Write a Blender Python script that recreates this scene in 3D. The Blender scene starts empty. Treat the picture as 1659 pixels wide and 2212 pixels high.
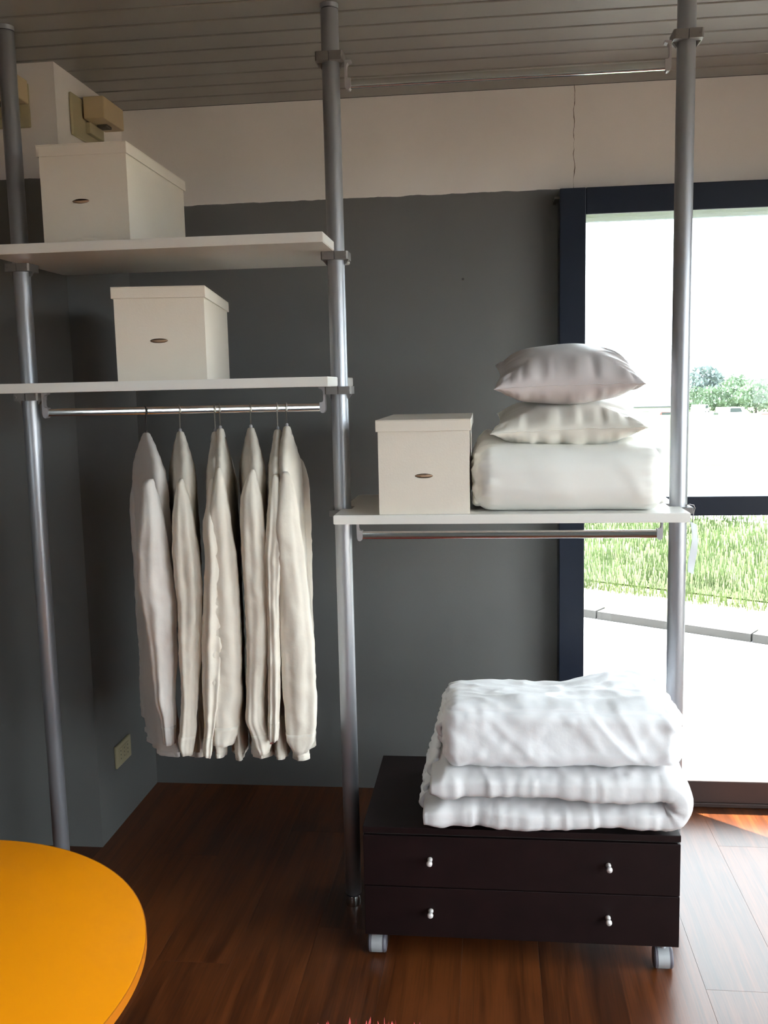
import bpy, bmesh, math, random
from mathutils import Vector, Matrix, noise

random.seed(7)
sc = bpy.context.scene
COL = sc.collection
PI = math.pi

# ------------------------------------------------------------------ camera
FPX, YAW, PITCH, ROLL, EYE = 2062.1, 0.1138, 0.1298, -0.0221, 1.4455
cam_d = bpy.data.cameras.new('camera')
cam = bpy.data.objects.new('camera', cam_d)
COL.objects.link(cam)
fwd = Vector((-math.sin(YAW) * math.cos(PITCH), math.cos(YAW) * math.cos(PITCH), -math.sin(PITCH)))
rgt = Vector((math.cos(YAW), math.sin(YAW), 0))
upv = rgt.cross(fwd)
r2 = rgt * math.cos(ROLL) + upv * math.sin(ROLL)
u2 = -rgt * math.sin(ROLL) + upv * math.cos(ROLL)
cam.matrix_world = Matrix(((r2.x, u2.x, -fwd.x, 0), (r2.y, u2.y, -fwd.y, 0), (r2.z, u2.z, -fwd.z, EYE), (0, 0, 0, 1)))
cam_d.sensor_fit = 'HORIZONTAL'
cam_d.sensor_width = 36.0
cam_d.lens = 36.0 * FPX / 1659.0
cam_d.clip_end = 6000
sc.camera = cam

# ------------------------------------------------------------------ world, sun, exposure
SKY = 9.6
w = bpy.data.worlds.new('world'); sc.world = w; w.use_nodes = True
bg = w.node_tree.nodes['Background']
bg.inputs[0].default_value = (0.90, 0.975, 1.05, 1)
bg.inputs[1].default_value = SKY
sun_d = bpy.data.lights.new('sun', 'SUN'); sun_d.energy = 60.0; sun_d.angle = 0.0093; sun_d.color = (1.0, 0.95, 0.86)
sun = bpy.data.objects.new('sun', sun_d); COL.objects.link(sun)
SUN_EL = math.radians(50)
sun_dir = Vector((0.757 * math.cos(SUN_EL), -0.653 * math.cos(SUN_EL), -math.sin(SUN_EL)))
sun.rotation_euler = sun_dir.to_track_quat('-Z', 'Y').to_euler()

def portal(name, loc, rot, sx, sy):
    d = bpy.data.lights.new(name, 'AREA'); d.shape = 'RECTANGLE'; d.size = sx; d.size_y = sy
    d.cycles.is_portal = True
    o = bpy.data.objects.new(name, d); COL.objects.link(o); o.location = loc; o.rotation_euler = rot
    return o
# daylight portals in the window openings; the right-hand one is added
WX0, WX1 = 0.222, 1.62
BX0, BX1, BY = -3.2, -1.1, -2.2
RWY0, RWY1, RWX = -1.3, 2.40, 1.85      # unseen glazing added in the right-hand wall for daylight
portal('window_portal', ((WX0 + WX1) / 2, 3.50, 1.03), (PI / 2, 0, PI), WX1 - WX0, 2.06)
portal('back_window_portal', ((BX0 + BX1) / 2, BY - 0.12, 1.39), (PI / 2, 0, 0), BX1 - BX0, 0.5)
portal('added_window_portal', (RWX + 0.12, (RWY0 + RWY1) / 2, 1.15), (0, PI / 2, 0), 2.1, RWY1 - RWY0)

vs = sc.view_settings
vs.view_transform = 'Standard'; vs.look = 'None'; vs.gamma = 1.0; vs.exposure = 0.22
vs.use_curve_mapping = False
try:
    sc.cycles.use_denoising = True
    sc.cycles.max_bounces = 6; sc.cycles.diffuse_bounces = 4; sc.cycles.glossy_bounces = 3; sc.cycles.transparent_max_bounces = 8
    sc.cycles.sample_clamp_indirect = 8; sc.cycles.caustics_reflective = False; sc.cycles.caustics_refractive = False
    sc.cycles.use_adaptive_sampling = True; sc.cycles.adaptive_threshold = 0.2; sc.cycles.adaptive_min_samples = 16; sc.cycles.use_light_tree = False
except Exception:
    pass

# ------------------------------------------------------------------ materials
MATS = {}
def nmat(name):
    m = bpy.data.materials.new(name); m.use_nodes = True
    nt = m.node_tree; b = nt.nodes['Principled BSDF']
    MATS[name] = m
    return m, nt, b
def node(nt, t, **kw):
    n = nt.nodes.new(t)
    for k, v in kw.items():
        if k.startswith('i_'):
            n.inputs[k[2:].replace('_', ' ')].default_value = v
        else:
            setattr(n, k, v)
    return n
def plain(name, col, rough=0.5, metal=0.0, var=0.06, nscale=6.0, bump=0.0, bscale=60.0, spec=0.5, sheen=0.0, aniso=None, coat=0.0):
    """procedural material: base colour varied by noise, optional fine relief"""
    m, nt, b = nmat(name)
    tc = node(nt, 'ShaderNodeTexCoord')
    n = node(nt, 'ShaderNodeTexNoise', i_Scale=nscale, i_Detail=4.0)
    nt.links.new(tc.outputs['Object'], n.inputs['Vector'])
    r = node(nt, 'ShaderNodeMapRange', i_From_Min=0.3, i_From_Max=0.7, i_To_Min=1 - var, i_To_Max=1 + var)
    nt.links.new(n.outputs['Fac'], r.inputs['Value'])
    mx = node(nt, 'ShaderNodeVectorMath', operation='SCALE')
    mx.inputs[0].default_value = col
    nt.links.new(r.outputs['Result'], mx.inputs['Scale'])
    nt.links.new(mx.outputs['Vector'], b.inputs['Base Color'])
    b.inputs['Roughness'].default_value = rough
    b.inputs['Metallic'].default_value = metal
    b.inputs['Specular IOR Level'].default_value = spec
    if coat: b.inputs['Coat Weight'].default_value = coat; b.inputs['Coat Roughness'].default_value = 0.1
    if sheen: b.inputs['Sheen Weight'].default_value = sheen
    if bump:
        n2 = node(nt, 'ShaderNodeTexNoise', i_Scale=bscale, i_Detail=3.0)
        nt.links.new(tc.outputs['Object'], n2.inputs['Vector'])
        bp = node(nt, 'ShaderNodeBump', i_Strength=bump, i_Distance=0.002)
        nt.links.new(n2.outputs['Fac'], bp.inputs['Height'])
        nt.links.new(bp.outputs['Normal'], b.inputs['Normal'])
    return m

GREY = (0.140, 0.140, 0.134); WHITE = (0.80, 0.75, 0.71)
def wall_mat(name, crack=False):
    """white plaster above a hand-painted grey band; soft scuffs; a hairline crack"""
    m, nt, b = nmat(name); L = nt.links.new
    g = node(nt, 'ShaderNodeNewGeometry')
    sp = node(nt, 'ShaderNodeSeparateXYZ'); L(g.outputs['Position'], sp.inputs[0])
    n = node(nt, 'ShaderNodeTexNoise', i_Scale=14.0, i_Detail=5.0); L(g.outputs['Position'], n.inputs['Vector'])
    off = node(nt, 'ShaderNodeMath', operation='MULTIPLY_ADD'); L(n.outputs['Fac'], off.inputs[0]); off.inputs[1].default_value = 0.012; off.inputs[2].default_value = -0.006
    zz = node(nt, 'ShaderNodeMath', operation='ADD'); L(sp.outputs['Z'], zz.inputs[0]); L(off.outputs[0], zz.inputs[1])
    st = node(nt, 'ShaderNodeMath', operation='GREATER_THAN'); L(zz.outputs[0], st.inputs[0]); st.inputs[1].default_value = 2.078
    big = node(nt, 'ShaderNodeTexNoise', i_Scale=2.2, i_Detail=6.0); L(g.outputs['Position'], big.inputs['Vector'])
    vr = node(nt, 'ShaderNodeMapRange', i_From_Min=0.3, i_From_Max=0.7, i_To_Min=0.93, i_To_Max=1.05); L(big.outputs['Fac'], vr.inputs['Value'])
    mix = node(nt, 'ShaderNodeMix', data_type='RGBA'); L(st.outputs[0], mix.inputs['Factor'])
    mix.inputs['A'].default_value = (*GREY, 1); mix.inputs['B'].default_value = (*WHITE, 1)
    sc_ = node(nt, 'ShaderNodeVectorMath', operation='SCALE'); L(mix.outputs['Result'], sc_.inputs[0]); L(vr.outputs['Result'], sc_.inputs['Scale'])
    col = sc_.outputs['Vector']
    if crack:
        cn = node(nt, 'ShaderNodeTexNoise', i_Scale=9.0, i_Detail=8.0); cn.noise_dimensions = '1D'; L(sp.outputs['Z'], cn.inputs['W'])
        cx = node(nt, 'ShaderNodeMath', operation='MULTIPLY_ADD'); L(cn.outputs['Fac'], cx.inputs[0]); cx.inputs[1].default_value = 0.022; cx.inputs[2].default_value = 0.262
        d = node(nt, 'ShaderNodeMath', operation='SUBTRACT'); L(sp.outputs['X'], d.inputs[0]); L(cx.outputs[0], d.inputs[1])
        a = node(nt, 'ShaderNodeMath', operation='ABSOLUTE'); L(d.outputs[0], a.inputs[0])
        wn = node(nt, 'ShaderNodeTexNoise', i_Scale=25.0); wn.noise_dimensions = '1D'; L(sp.outputs['Z'], wn.inputs['W'])
        wr = node(nt, 'ShaderNodeMapRange', i_From_Min=0.35, i_From_Max=0.7, i_To_Min=0.0003, i_To_Max=0.0016); L(wn.outputs['Fac'], wr.inputs['Value'])
        lt = node(nt, 'ShaderNodeMath', operation='LESS_THAN'); L(a.outputs[0], lt.inputs[0]); L(wr.outputs['Result'], lt.inputs[1])
        an = node(nt, 'ShaderNodeMath', operation='MULTIPLY'); L(lt.outputs[0], an.inputs[0]); L(st.outputs[0], an.inputs[1])
        m2 = node(nt, 'ShaderNodeMix', data_type='RGBA'); L(an.outputs[0], m2.inputs['Factor']); L(col, m2.inputs['A']); m2.inputs['B'].default_value = (0.14, 0.10, 0.07, 1)
        col = m2.outputs['Result']
    L(col, b.inputs['Base Color'])
    b.inputs['Roughness'].default_value = 0.62
    fine = node(nt, 'ShaderNodeTexNoise', i_Scale=160.0, i_Detail=2.0); L(g.outputs['Position'], fine.inputs['Vector'])
    bp = node(nt, 'ShaderNodeBump', i_Strength=0.12, i_Distance=0.002); L(fine.outputs['Fac'], bp.inputs['Height']); L(bp.outputs['Normal'], b.inputs['Normal'])
    return m
wall_mat('wall_plaster'); wall_mat('wall_plaster_crack', True)

def wood_mat():
    m, nt, b = nmat('floor_wood'); L = nt.links.new
    tc = node(nt, 'ShaderNodeTexCoord'); oi = node(nt, 'ShaderNodeObjectInfo')
    add = node(nt, 'ShaderNodeVectorMath', operation='MULTIPLY_ADD')
    L(oi.outputs['Random'], add.inputs[0]); add.inputs[1].default_value = (31, 57, 11); L(tc.outputs['Object'], add.inputs[2])
    mp = node(nt, 'ShaderNodeMapping'); mp.inputs['Scale'].default_value = (14, 0.9, 1); L(add.outputs[0], mp.inputs['Vector'])
    n1 = node(nt, 'ShaderNodeTexNoise', i_Scale=1.5, i_Detail=6.0, i_Roughness=0.6, i_Distortion=0.8); L(mp.outputs[0], n1.inputs['Vector'])
    mp2 = node(nt, 'ShaderNodeMapping'); mp2.inputs['Scale'].default_value = (130, 3.0, 1); L(add.outputs[0], mp2.inputs['Vector'])
    n2 = node(nt, 'ShaderNodeTexNoise', i_Scale=2.0, i_Detail=3.0); L(mp2.outputs[0], n2.inputs['Vector'])
    mxf = node(nt, 'ShaderNodeMath', operation='MULTIPLY_ADD'); L(n2.outputs['Fac'], mxf.inputs[0]); mxf.inputs[1].default_value = 0.45; 
    L(n1.outputs['Fac'], mxf.inputs[2])
    rr = node(nt, 'ShaderNodeMath', operation='MULTIPLY_ADD'); L(oi.outputs['Random'], rr.inputs[0]); rr.inputs[1].default_value = 0.22; L(mxf.outputs[0], rr.inputs[2])
    cr = node(nt, 'ShaderNodeValToRGB'); L(rr.outputs[0], cr.inputs[0])
    e = cr.color_ramp.elements
    e[0].position = 0.42; e[0].color = (0.020, 0.0050, 0.0012, 1)
    e[1].position = 1.0; e[1].color = (0.135, 0.036, 0.009, 1)
    e2 = e.new(0.7); e2.color = (0.060, 0.0155, 0.0040, 1)
    L(cr.outputs[0], b.inputs['Base Color'])
    b.inputs['Roughness'].default_value = 0.33
    b.inputs['Specular IOR Level'].default_value = 0.5
    bp = node(nt, 'ShaderNodeBump', i_Strength=0.15, i_Distance=0.0006); L(n2.outputs['Fac'], bp.inputs['Height']); L(bp.outputs['Normal'], b.inputs['Normal'])
wood_mat()

plain('ceiling_panel', (0.27, 0.262, 0.235), 0.30, bump=0.05, var=0.04)
plain('dark_gap', (0.03, 0.03, 0.028), 0.8)
plain('aluminium', (0.40, 0.41, 0.44), 0.42, 0.75, var=0.02, bump=0.03, bscale=400)
plain('alu_light', (0.40, 0.385, 0.40), 0.45, 0.3, var=0.02)
plain('clamp_metal', (0.19, 0.18, 0.175), 0.45, 0.3, var=0.03)
plain('chrome', (0.84, 0.84, 0.83), 0.13, 1.0, var=0.01)
plain('steel_wire', (0.42, 0.40, 0.36), 0.3, 1.0, var=0.03)
plain('dark_wire', (0.05, 0.045, 0.04), 0.4, 0.6)
plain('rubber', (0.03, 0.035, 0.045), 0.5)
plain('shelf_white', (0.80, 0.775, 0.735), 0.28, var=0.015, spec=0.5)
plain('box_card', (0.79, 0.72, 0.63), 0.6, var=0.025, bump=0.15, bscale=260)
plain('box_inside', (0.20, 0.12, 0.08), 0.8)
plain('cord_brown', (0.36, 0.23, 0.15), 0.7)
plain('shirt_cotton', (0.74, 0.68, 0.595), 0.85, var=0.03, bump=0.25, bscale=90, spec=0.2, sheen=0.15)
plain('shirt_cotton_cool', (0.72, 0.675, 0.64), 0.85, var=0.03, bump=0.25, bscale=90, spec=0.2, sheen=0.15)
plain('tag_rust', (0.16, 0.045, 0.03), 0.8)
plain('hanger_wood', (0.45, 0.30, 0.17), 0.5)
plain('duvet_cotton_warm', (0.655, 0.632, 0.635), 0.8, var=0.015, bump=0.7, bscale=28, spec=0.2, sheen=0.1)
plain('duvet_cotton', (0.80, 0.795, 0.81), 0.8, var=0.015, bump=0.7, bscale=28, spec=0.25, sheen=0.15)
plain('duvet_satin', (0.84, 0.825, 0.785), 0.5, var=0.012, bump=0.10, bscale=45, spec=0.4)
plain('cushion_grey', (0.60, 0.545, 0.545), 0.42, var=0.02, bump=0.10, bscale=40, spec=0.5, sheen=0.2)
plain('cushion_cream', (0.80, 0.765, 0.69), 0.38, var=0.02, bump=0.10, bscale=40, spec=0.5, sheen=0.2)
plain('wenge', (0.0095, 0.0036, 0.0036), 0.5, var=0.18, nscale=20, spec=0.22)
plain('knob_metal', (0.74, 0.68, 0.66), 0.4, 0.25, var=0.02)
plain('caster_grey', (0.42, 0.42, 0.43), 0.35, 0.1, bump=0.1, bscale=300)
plain('caster_dark', (0.13, 0.12, 0.14), 0.4)
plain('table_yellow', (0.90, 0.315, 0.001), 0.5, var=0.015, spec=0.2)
plain('table_rim_shade', (0.50, 0.14, 0.001), 0.45, var=0.02)  # darker orange: shade of the table rim put into the colour
plain('table_leg', (0.55, 0.55, 0.56), 0.3, 0.9)
plain('frame_black', (0.008, 0.0125, 0.025), 0.38, 0.0, var=0.08, spec=0.3)
plain('frame_brown', (0.045, 0.026, 0.022), 0.5, var=0.1)
plain('shutter_grey', (0.10, 0.13, 0.17), 0.45, 0.2, var=0.25, nscale=30)
plain('beige_plastic', (0.40, 0.35, 0.215), 0.45, var=0.04)
plain('beige_device', (0.52, 0.40, 0.235), 0.45, var=0.04)
plain('outlet_dark', (0.10, 0.09, 0.07), 0.6)
plain('paper', (0.55, 0.57, 0.60), 0.7, var=0.02)
plain('rug_red', (0.55, 0.07, 0.065), 0.9, var=0.25, nscale=40, sheen=0.3)
plain('asphalt', (0.37, 0.375, 0.385), 0.9, var=0.12, nscale=3.0)
plain('gravel', (0.165, 0.132, 0.108), 0.95, var=0.25, nscale=2.0)
plain('verge_dry', (0.20, 0.19, 0.10), 0.95, var=0.3, nscale=5.0)
plain('field_green', (0.060, 0.079, 0.036), 0.95, var=0.35, nscale=0.9, spec=0.1)
plain('grass_blade', (0.090, 0.125, 0.050), 0.8, var=0.6, nscale=1.3, spec=0.1)
plain('kerb_stone', (0.040, 0.038, 0.036), 0.9, var=0.35, nscale=2.3)
plain('tree_leaf', (0.21, 0.27, 0.20), 0.8, var=0.4, nscale=0.5, spec=0.1)
plain('tree_leaf_blue', (0.21, 0.25, 0.25), 0.8, var=0.3, nscale=0.4, spec=0.1)
plain('bark', (0.06, 0.05, 0.045), 0.9)
plain('hill_haze', (0.070, 0.082, 0.088), 1.0, var=0.12, nscale=0.008, spec=0.0)
plain('car_white', (0.75, 0.75, 0.75), 0.3); plain('car_silver', (0.12, 0.14, 0.15), 0.3); plain('car_red', (0.16, 0.06, 0.055), 0.3)
plain('car_glass', (0.05, 0.06, 0.065), 0.1); plain('tyre', (0.03, 0.03, 0.03), 0.8)
plain('roof_grey', (0.09, 0.095, 0.10), 0.8); plain('render_white', (0.6, 0.58, 0.56), 0.9)

m_, nt_, b_ = nmat('fill_lamp_glow')  # glowing face of the lamp added above the table
b_.inputs['Base Color'].default_value = (0.8, 0.8, 0.78, 1); b_.inputs['Emission Color'].default_value = (1.0, 0.86, 0.70, 1); b_.inputs['Emission Strength'].default_value = 4.0
def glass_mat():
    m = bpy.data.materials.new('window_glass'); m.use_nodes = True; MATS['window_glass'] = m
    nt = m.node_tree; nt.nodes.clear(); L = nt.links.new
    out = node(nt, 'ShaderNodeOutputMaterial'); mix = node(nt, 'ShaderNodeMixShader')
    tr = node(nt, 'ShaderNodeBsdfTransparent'); tr.inputs[0].default_value = (0.95, 0.97, 0.96, 1)
    gl = node(nt, 'ShaderNodeBsdfGlossy'); gl.inputs['Roughness'].default_value = 0.0
    lw = node(nt, 'ShaderNodeLayerWeight'); lw.inputs['Blend'].default_value = 0.5
    pw = node(nt, 'ShaderNodeMath', operation='POWER'); L(lw.outputs['Facing'], pw.inputs[0]); pw.inputs[1].default_value = 5.0
    fr = node(nt, 'ShaderNodeMath', operation='MULTIPLY_ADD'); L(pw.outputs[0], fr.inputs[0]); fr.inputs[1].default_value = 0.9; fr.inputs[2].default_value = 0.03
    L(fr.outputs[0], mix.inputs[0]); L(tr.outputs[0], mix.inputs[1]); L(gl.outputs[0], mix.inputs[2]); L(mix.outputs[0], out.inputs[0])
glass_mat()

# ------------------------------------------------------------------ mesh helpers
class G:
    def __init__(s): s.v = []; s.f = []
    def add(s, vs, fs):
        o = len(s.v); s.v += [tuple(p) for p in vs]; s.f += [tuple(i + o for i in f) for f in fs]; return s
    def box(s, x0, x1, y0, y1, z0, z1, b=0.0, seg=2):
        bm = bmesh.new(); bmesh.ops.create_cube(bm, size=1.0)
        for v in bm.verts: v.co = Vector(((x0 + x1) / 2 + v.co.x * (x1 - x0), (y0 + y1) / 2 + v.co.y * (y1 - y0), (z0 + z1) / 2 + v.co.z * (z1 - z0)))
        if b > 0: bmesh.ops.bevel(bm, geom=bm.edges[:], offset=b, segments=seg, affect='EDGES', profile=0.5)
        return s._bm(bm)
    def _bm(s, bm):
        bm.verts.ensure_lookup_table(); bm.verts.index_update()
        s.add([v.co[:] for v in bm.verts], [[v.index for v in f.verts] for f in bm.faces]); bm.free(); return s
    def tube(s, pts, r, n=12, ry=None, cap=True, updir=None):
        """round (or oval: r across, ry along 'up') tube through pts"""
        pts = [Vector(p) for p in pts]; vs = []; fs = []
        rr = r if isinstance(r, (list, tuple)) else [r] * len(pts)
        prev = None
        for i, p in enumerate(pts):
            d = (pts[min(i + 1, len(pts) - 1)] - pts[max(i - 1, 0)]).normalized()
            if prev is None:
                u = Vector(updir) if updir else (Vector((0, 0, 1)) if abs(d.z) < 0.9 else Vector((0, 1, 0)))
            else: u = prev
            u = (u - d * u.dot(d)).normalized(); prev = u; t = d.cross(u)
            for k in range(n):
                a = 2 * PI * k / n
                vs.append(p + t * math.cos(a) * rr[i] + u * math.sin(a) * (rr[i] if ry is None else ry))
        for i in range(len(pts) - 1):
            for k in range(n):
                fs.append((i * n + k, i * n + (k + 1) % n, (i + 1) * n + (k + 1) % n, (i + 1) * n + k))
        if cap: fs += [tuple(range(n))[::-1], tuple((len(pts) - 1) * n + k for k in range(n))]
        return s.add(vs, fs)
    def lathe(s, prof, c=(0, 0, 0), n=24, axis='z'):
        vs = []; fs = []
        for (r, h) in prof:
            for k in range(n):
                a = 2 * PI * k / n; x, y = r * math.cos(a), r * math.sin(a)
                if axis == 'z': p = (x, y, h)
                elif axis == 'y': p = (x, h, -y)
                else: p = (h, x, y)
                vs.append((p[0] + c[0], p[1] + c[1], p[2] + c[2]))
        m = len(prof)
        for i in range(m - 1):
            for k in range(n):
                fs.append((i * n + k, i * n + (k + 1) % n, (i + 1) * n + (k + 1) % n, (i + 1) * n + k))
        fs += [tuple(range(n))[::-1], tuple((m - 1) * n + k for k in range(n))]
        return s.add(vs, fs)
    def prism(s, poly, axis, a0, a1):
        """poly of 2-D points extruded along axis: 'y' (x,z), 'x' (y,z), 'z' (x,y)"""
        n = len(poly)
        def P(p, a): return {'y': (p[0], a, p[1]), 'x': (a, p[0], p[1]), 'z': (p[0], p[1], a)}[axis]
        vs = [P(p, a0) for p in poly] + [P(p, a1) for p in poly]
        fs = [tuple(range(n))[::-1], tuple(range(n, 2 * n))] + [(i, (i + 1) % n, n + (i + 1) % n, n + i) for i in range(n)]
        return s.add(vs, fs)
    def build(s, name, mat, parent=None, off=(0, 0, 0), smooth=False, auto=None):
        me = bpy.data.meshes.new(name)
        me.from_pydata([(p[0] - off[0], p[1] - off[1], p[2] - off[2]) for p in s.v], [], s.f)
        bm = bmesh.new(); bm.from_mesh(me); bmesh.ops.recalc_face_normals(bm, faces=bm.faces[:]); bm.to_mesh(me); bm.free()
        me.materials.append(MATS[mat])
        if smooth or auto is not None:
            for p in me.polygons: p.use_smooth = True
            if auto is not None:
                try: me.set_sharp_from_angle(angle=math.radians(auto))
                except Exception: pass
        o = bpy.data.objects.new(name, me); COL.objects.link(o)
        if parent: o.parent = parent
        else: o.location = off
        return o
def tag(o, label=None, cat=None, group=None, kind=None):
    if label: o['label'] = label
    if cat: o['category'] = cat
    if group: o['group'] = group
    if kind: o['kind'] = kind
    return o
def thing(name, label, cat, loc=(0, 0, 0), rz=0.0, group=None):
    o = bpy.data.objects.new(name, None); COL.objects.link(o); o.empty_display_size = 0.1
    o.location = loc; o.rotation_euler = (0, 0, rz)
    return tag(o, label, cat, group)
def copy_tree(o, parent=None):
    c = o.copy(); COL.objects.link(c)
    if parent: c.parent = parent
    for ch in list(o.children): copy_tree(ch, c)
    return c
def sgp(c, e): return math.copysign(abs(c) ** e, c)
def nz(x, y, z): return noise.noise(Vector((x, y, z)))
def fbm(x, y, z, o=4): return noise.fractal(Vector((x, y, z)), 0.9, 2.1, o)
def ridge(x, y, z): return 1.0 - min(1.0, abs(noise.noise(Vector((x, y, z)))) * 3.2)

# ------------------------------------------------------------------ dimensions (metres; floor z = 0)
CEIL = 2.40
YP, YD, YPIL = 2.507, 3.290, 2.782         # posts, back wall, front of the pier
XPIER, XL, XM, XR = -1.251, -1.253, -0.397, 0.4755
RX0, RX1 = -3.4, 1.85                        # room sides

# ------------------------------------------------------------------ room shell
floor = G().box(RX0, RX1, BY, YD + 0.22, -0.12, -0.012).build('floor', 'dark_gap'); tag(floor, kind='structure')
PWD, PLN = 0.195, 1.29
plank = None
k = 0
nx = int((RX1 - RX0) / PWD) + 1
for i in range(nx):
    x0 = RX0 + i * PWD
    y = BY - random.random() * PLN
    y = BY - ((i * 0.43) % 1.0) * PLN
    while y < YD + 0.05:
        a, b_ = max(y, BY), min(y + PLN, YD + 0.1)
        x1 = min(x0 + PWD, RX1)
        if b_ - a > 0.05 and x1 - x0 > 0.03:
            full = (b_ - a > PLN - 1e-4) and (x1 - x0 > PWD - 1e-4)
            if full and plank is not None:
                o = bpy.data.objects.new('plank', plank.data); COL.objects.link(o)
            else:
                o = G().box(-(x1 - x0) / 2 + 0.0001, (x1 - x0) / 2 - 0.0001, -(b_ - a) / 2 + 0.0001, (b_ - a) / 2 - 0.0001, -0.011, 0.0, 0.00035, 1).build('plank', 'floor_wood')
                if full: plank = o
            o.parent = floor; o.location = ((x0 + x1) / 2, (a + b_) / 2, 0.0)
        y += PLN

ceil = G().box(RX0, RX1, BY, YD + 0.22, CEIL + 0.016, CEIL + 0.10).build('ceiling', 'dark_gap'); tag(ceil, kind='structure')
SL = 0.1045
slat0 = None
n = int((YD - BY) / SL) + 1
for i in range(n):
    y1 = YD - i * SL; y0 = max(y1 - SL, BY)
    if y1 - y0 < 0.03: continue
    if slat0 is None or y1 - y0 < SL - 1e-4:
        g = G(); h = (y1 - y0) / 2; gp = 0.0045
        # shallow tray profile with turned-up edges
        prof = [(-h + gp, CEIL + 0.014), (-h + gp, CEIL + 0.002), (-h + gp + 0.002, CEIL), (h - gp - 0.002, CEIL), (h - gp, CEIL + 0.002), (h - gp, CEIL + 0.014)]
        g.prism(prof, 'x', RX0 + 0.002, RX1 - 0.002)
        o = g.build('ceiling_slat', 'ceiling_panel')
        if slat0 is None: slat0 = o
    else:
        o = bpy.data.objects.new('ceiling_slat', slat0.data); COL.objects.link(o)
    o.parent = ceil; o.location = (0, (y0 + y1) / 2, 0)

# back wall with the window opening, built round the opening
TW = 0.23
g = G()
g.box(XPIER - 0.2, WX0 + 0.03, YD, YD + TW, 0, CEIL)
g.box(WX1 - 0.03, RX1 + 0.2, YD, YD + TW, 0, CEIL)
g.box(WX0 + 0.03, WX1 - 0.03, YD, YD + TW, 2.03, CEIL)
wb = g.build('wall_back', 'wall_plaster_crack'); tag(wb, kind='structure')
# pier in the left corner
tag(G().box(RX0 - 0.2, XPIER, YPIL, YD + TW, 0, CEIL).build('wall_left_pier', 'wall_plaster'), kind='structure')
tag(G().box(RX0 - 0.2, RX0, BY, YPIL, 0, CEIL).build('wall_left', 'wall_plaster'), kind='structure')
g = G()
g.box(RX1, RX1 + 0.2, BY, RWY0, 0, CEIL); g.box(RX1, RX1 + 0.2, RWY1, YD, 0, CEIL)
g.box(RX1, RX1 + 0.2, RWY0, RWY1, 2.2, CEIL); g.box(RX1, RX1 + 0.2, RWY0, RWY1, 0, 0.1)
tag(g.build('wall_right', 'wall_plaster'), kind='structure')
g = G()
g.box(RX0 - 0.2, BX0, BY - 0.2, BY, 0, CEIL); g.box(BX1, RX1 + 0.2, BY - 0.2, BY, 0, CEIL)
g.box(BX0, BX1, BY - 0.2, BY, 1.64, CEIL); g.box(BX0, BX1, BY - 0.2, BY, 0, 1.14)
tag(g.build('wall_behind', 'wall_plaster'), kind='structure')
# roof slab above so no sky leaks in
tag(G().box(RX0 - 0.2, RX1 + 0.2, BY - 0.2, YD + TW, CEIL + 0.11, CEIL + 0.3).build('roof_slab', 'wall_plaster'), kind='structure')

# ------------------------------------------------------------------ the big window
win = thing('window_1', 'floor-length black framed window behind the right post', None, (WX0, 3.20, 0)); tag(win, kind='structure')
FY0, FY1 = 3.20, 3.345
FT, FTI = 2.063, 1.979
o_ = (WX0, 3.20, 0)
g = G().box(WX0, WX0 + 0.083, FY0, FY1, 0.0, FT, 0.003); g.build('jamb', 'frame_black', win, o_)
g = G().box(WX1 - 0.083, WX1, FY0, FY1, 0.0, FT, 0.003); g.build('jamb', 'frame_black', win, o_)
g = G().box(WX0 + 0.083, WX1 - 0.083, FY0, FY1, FTI, FT, 0.003); g.build('head_rail', 'frame_black', win, o_)
g = G().box(WX0 + 0.083, WX1 - 0.083, FY0 + 0.005, FY1, 1.004, 1.068, 0.003); g.build('transom', 'frame_black', win, o_)
g = G().box(WX0 + 0.083, WX1 - 0.083, FY0, FY1, 0.016, 0.094, 0.003)
g.build('bottom_rail', 'frame_brown', win, o_)
g = G().box(WX0 + 0.05, WX1 - 0.05, FY0 - 0.002, FY1, 0.001, 0.016, 0.002); g.build('threshold', 'frame_brown', win, o_)
for (a, b_) in ((WX0 + 0.083, WX1 - 0.083),):
    for (z0, z1) in ((0.094, 1.004), (1.068, FTI)):
        g = G().box(a - 0.004, b_ + 0.004, 3.270, 3.276, z0 - 0.004, z1 + 0.004); g.build('pane', 'window_glass', win, o_)
g = G().box(WX0 + 0.06, WX1 - 0.06, 3.39, 3.42, 1.987, 2.06, 0.003); g.box(WX0 + 0.06, WX1 - 0.06, 3.385, 3.392, 2.012, 2.018); g.build('shutter_bar', 'shutter_grey', win, o_)
g = G().box(WX0 - 0.016, WX0 + 0.002, 3.215, 3.29, 2.033, 2.041, 0.001); g.box(WX0 - 0.017, WX0 - 0.006, 3.275, 3.29, 2.028, 2.046, 0.001)
g.build('catch', 'outlet_dark', win, o_)
# glazing of the wall behind the viewer
win2 = thing('window_2', 'ribbon window in the wall behind the viewer', None, (BX0, BY, 0)); tag(win2, kind='structure')
o2 = (BX0, BY, 0)
for xx in (BX0, -2.05, BX1 - 0.06):
    G().box(xx, xx + 0.06, BY - 0.12, BY - 0.04, 1.14, 1.64, 0.003).build('mullion', 'frame_black', win2, o2)
G().box(BX0 + 0.06, BX1 - 0.06, BY - 0.12, BY - 0.04, 1.60, 1.64).build('head_rail', 'frame_black', win2, o2)
G().box(BX0 + 0.06, BX1 - 0.06, BY - 0.12, BY - 0.04, 1.14, 1.18).build('bottom_rail', 'frame_black', win2, o2)
for a, b_ in ((BX0 + 0.06, -2.05), (-1.99, BX1 - 0.06)):
    G().box(a, b_, BY - 0.085, BY - 0.08, 1.18, 1.60).build('pane', 'window_glass', win2, o2)

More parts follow.
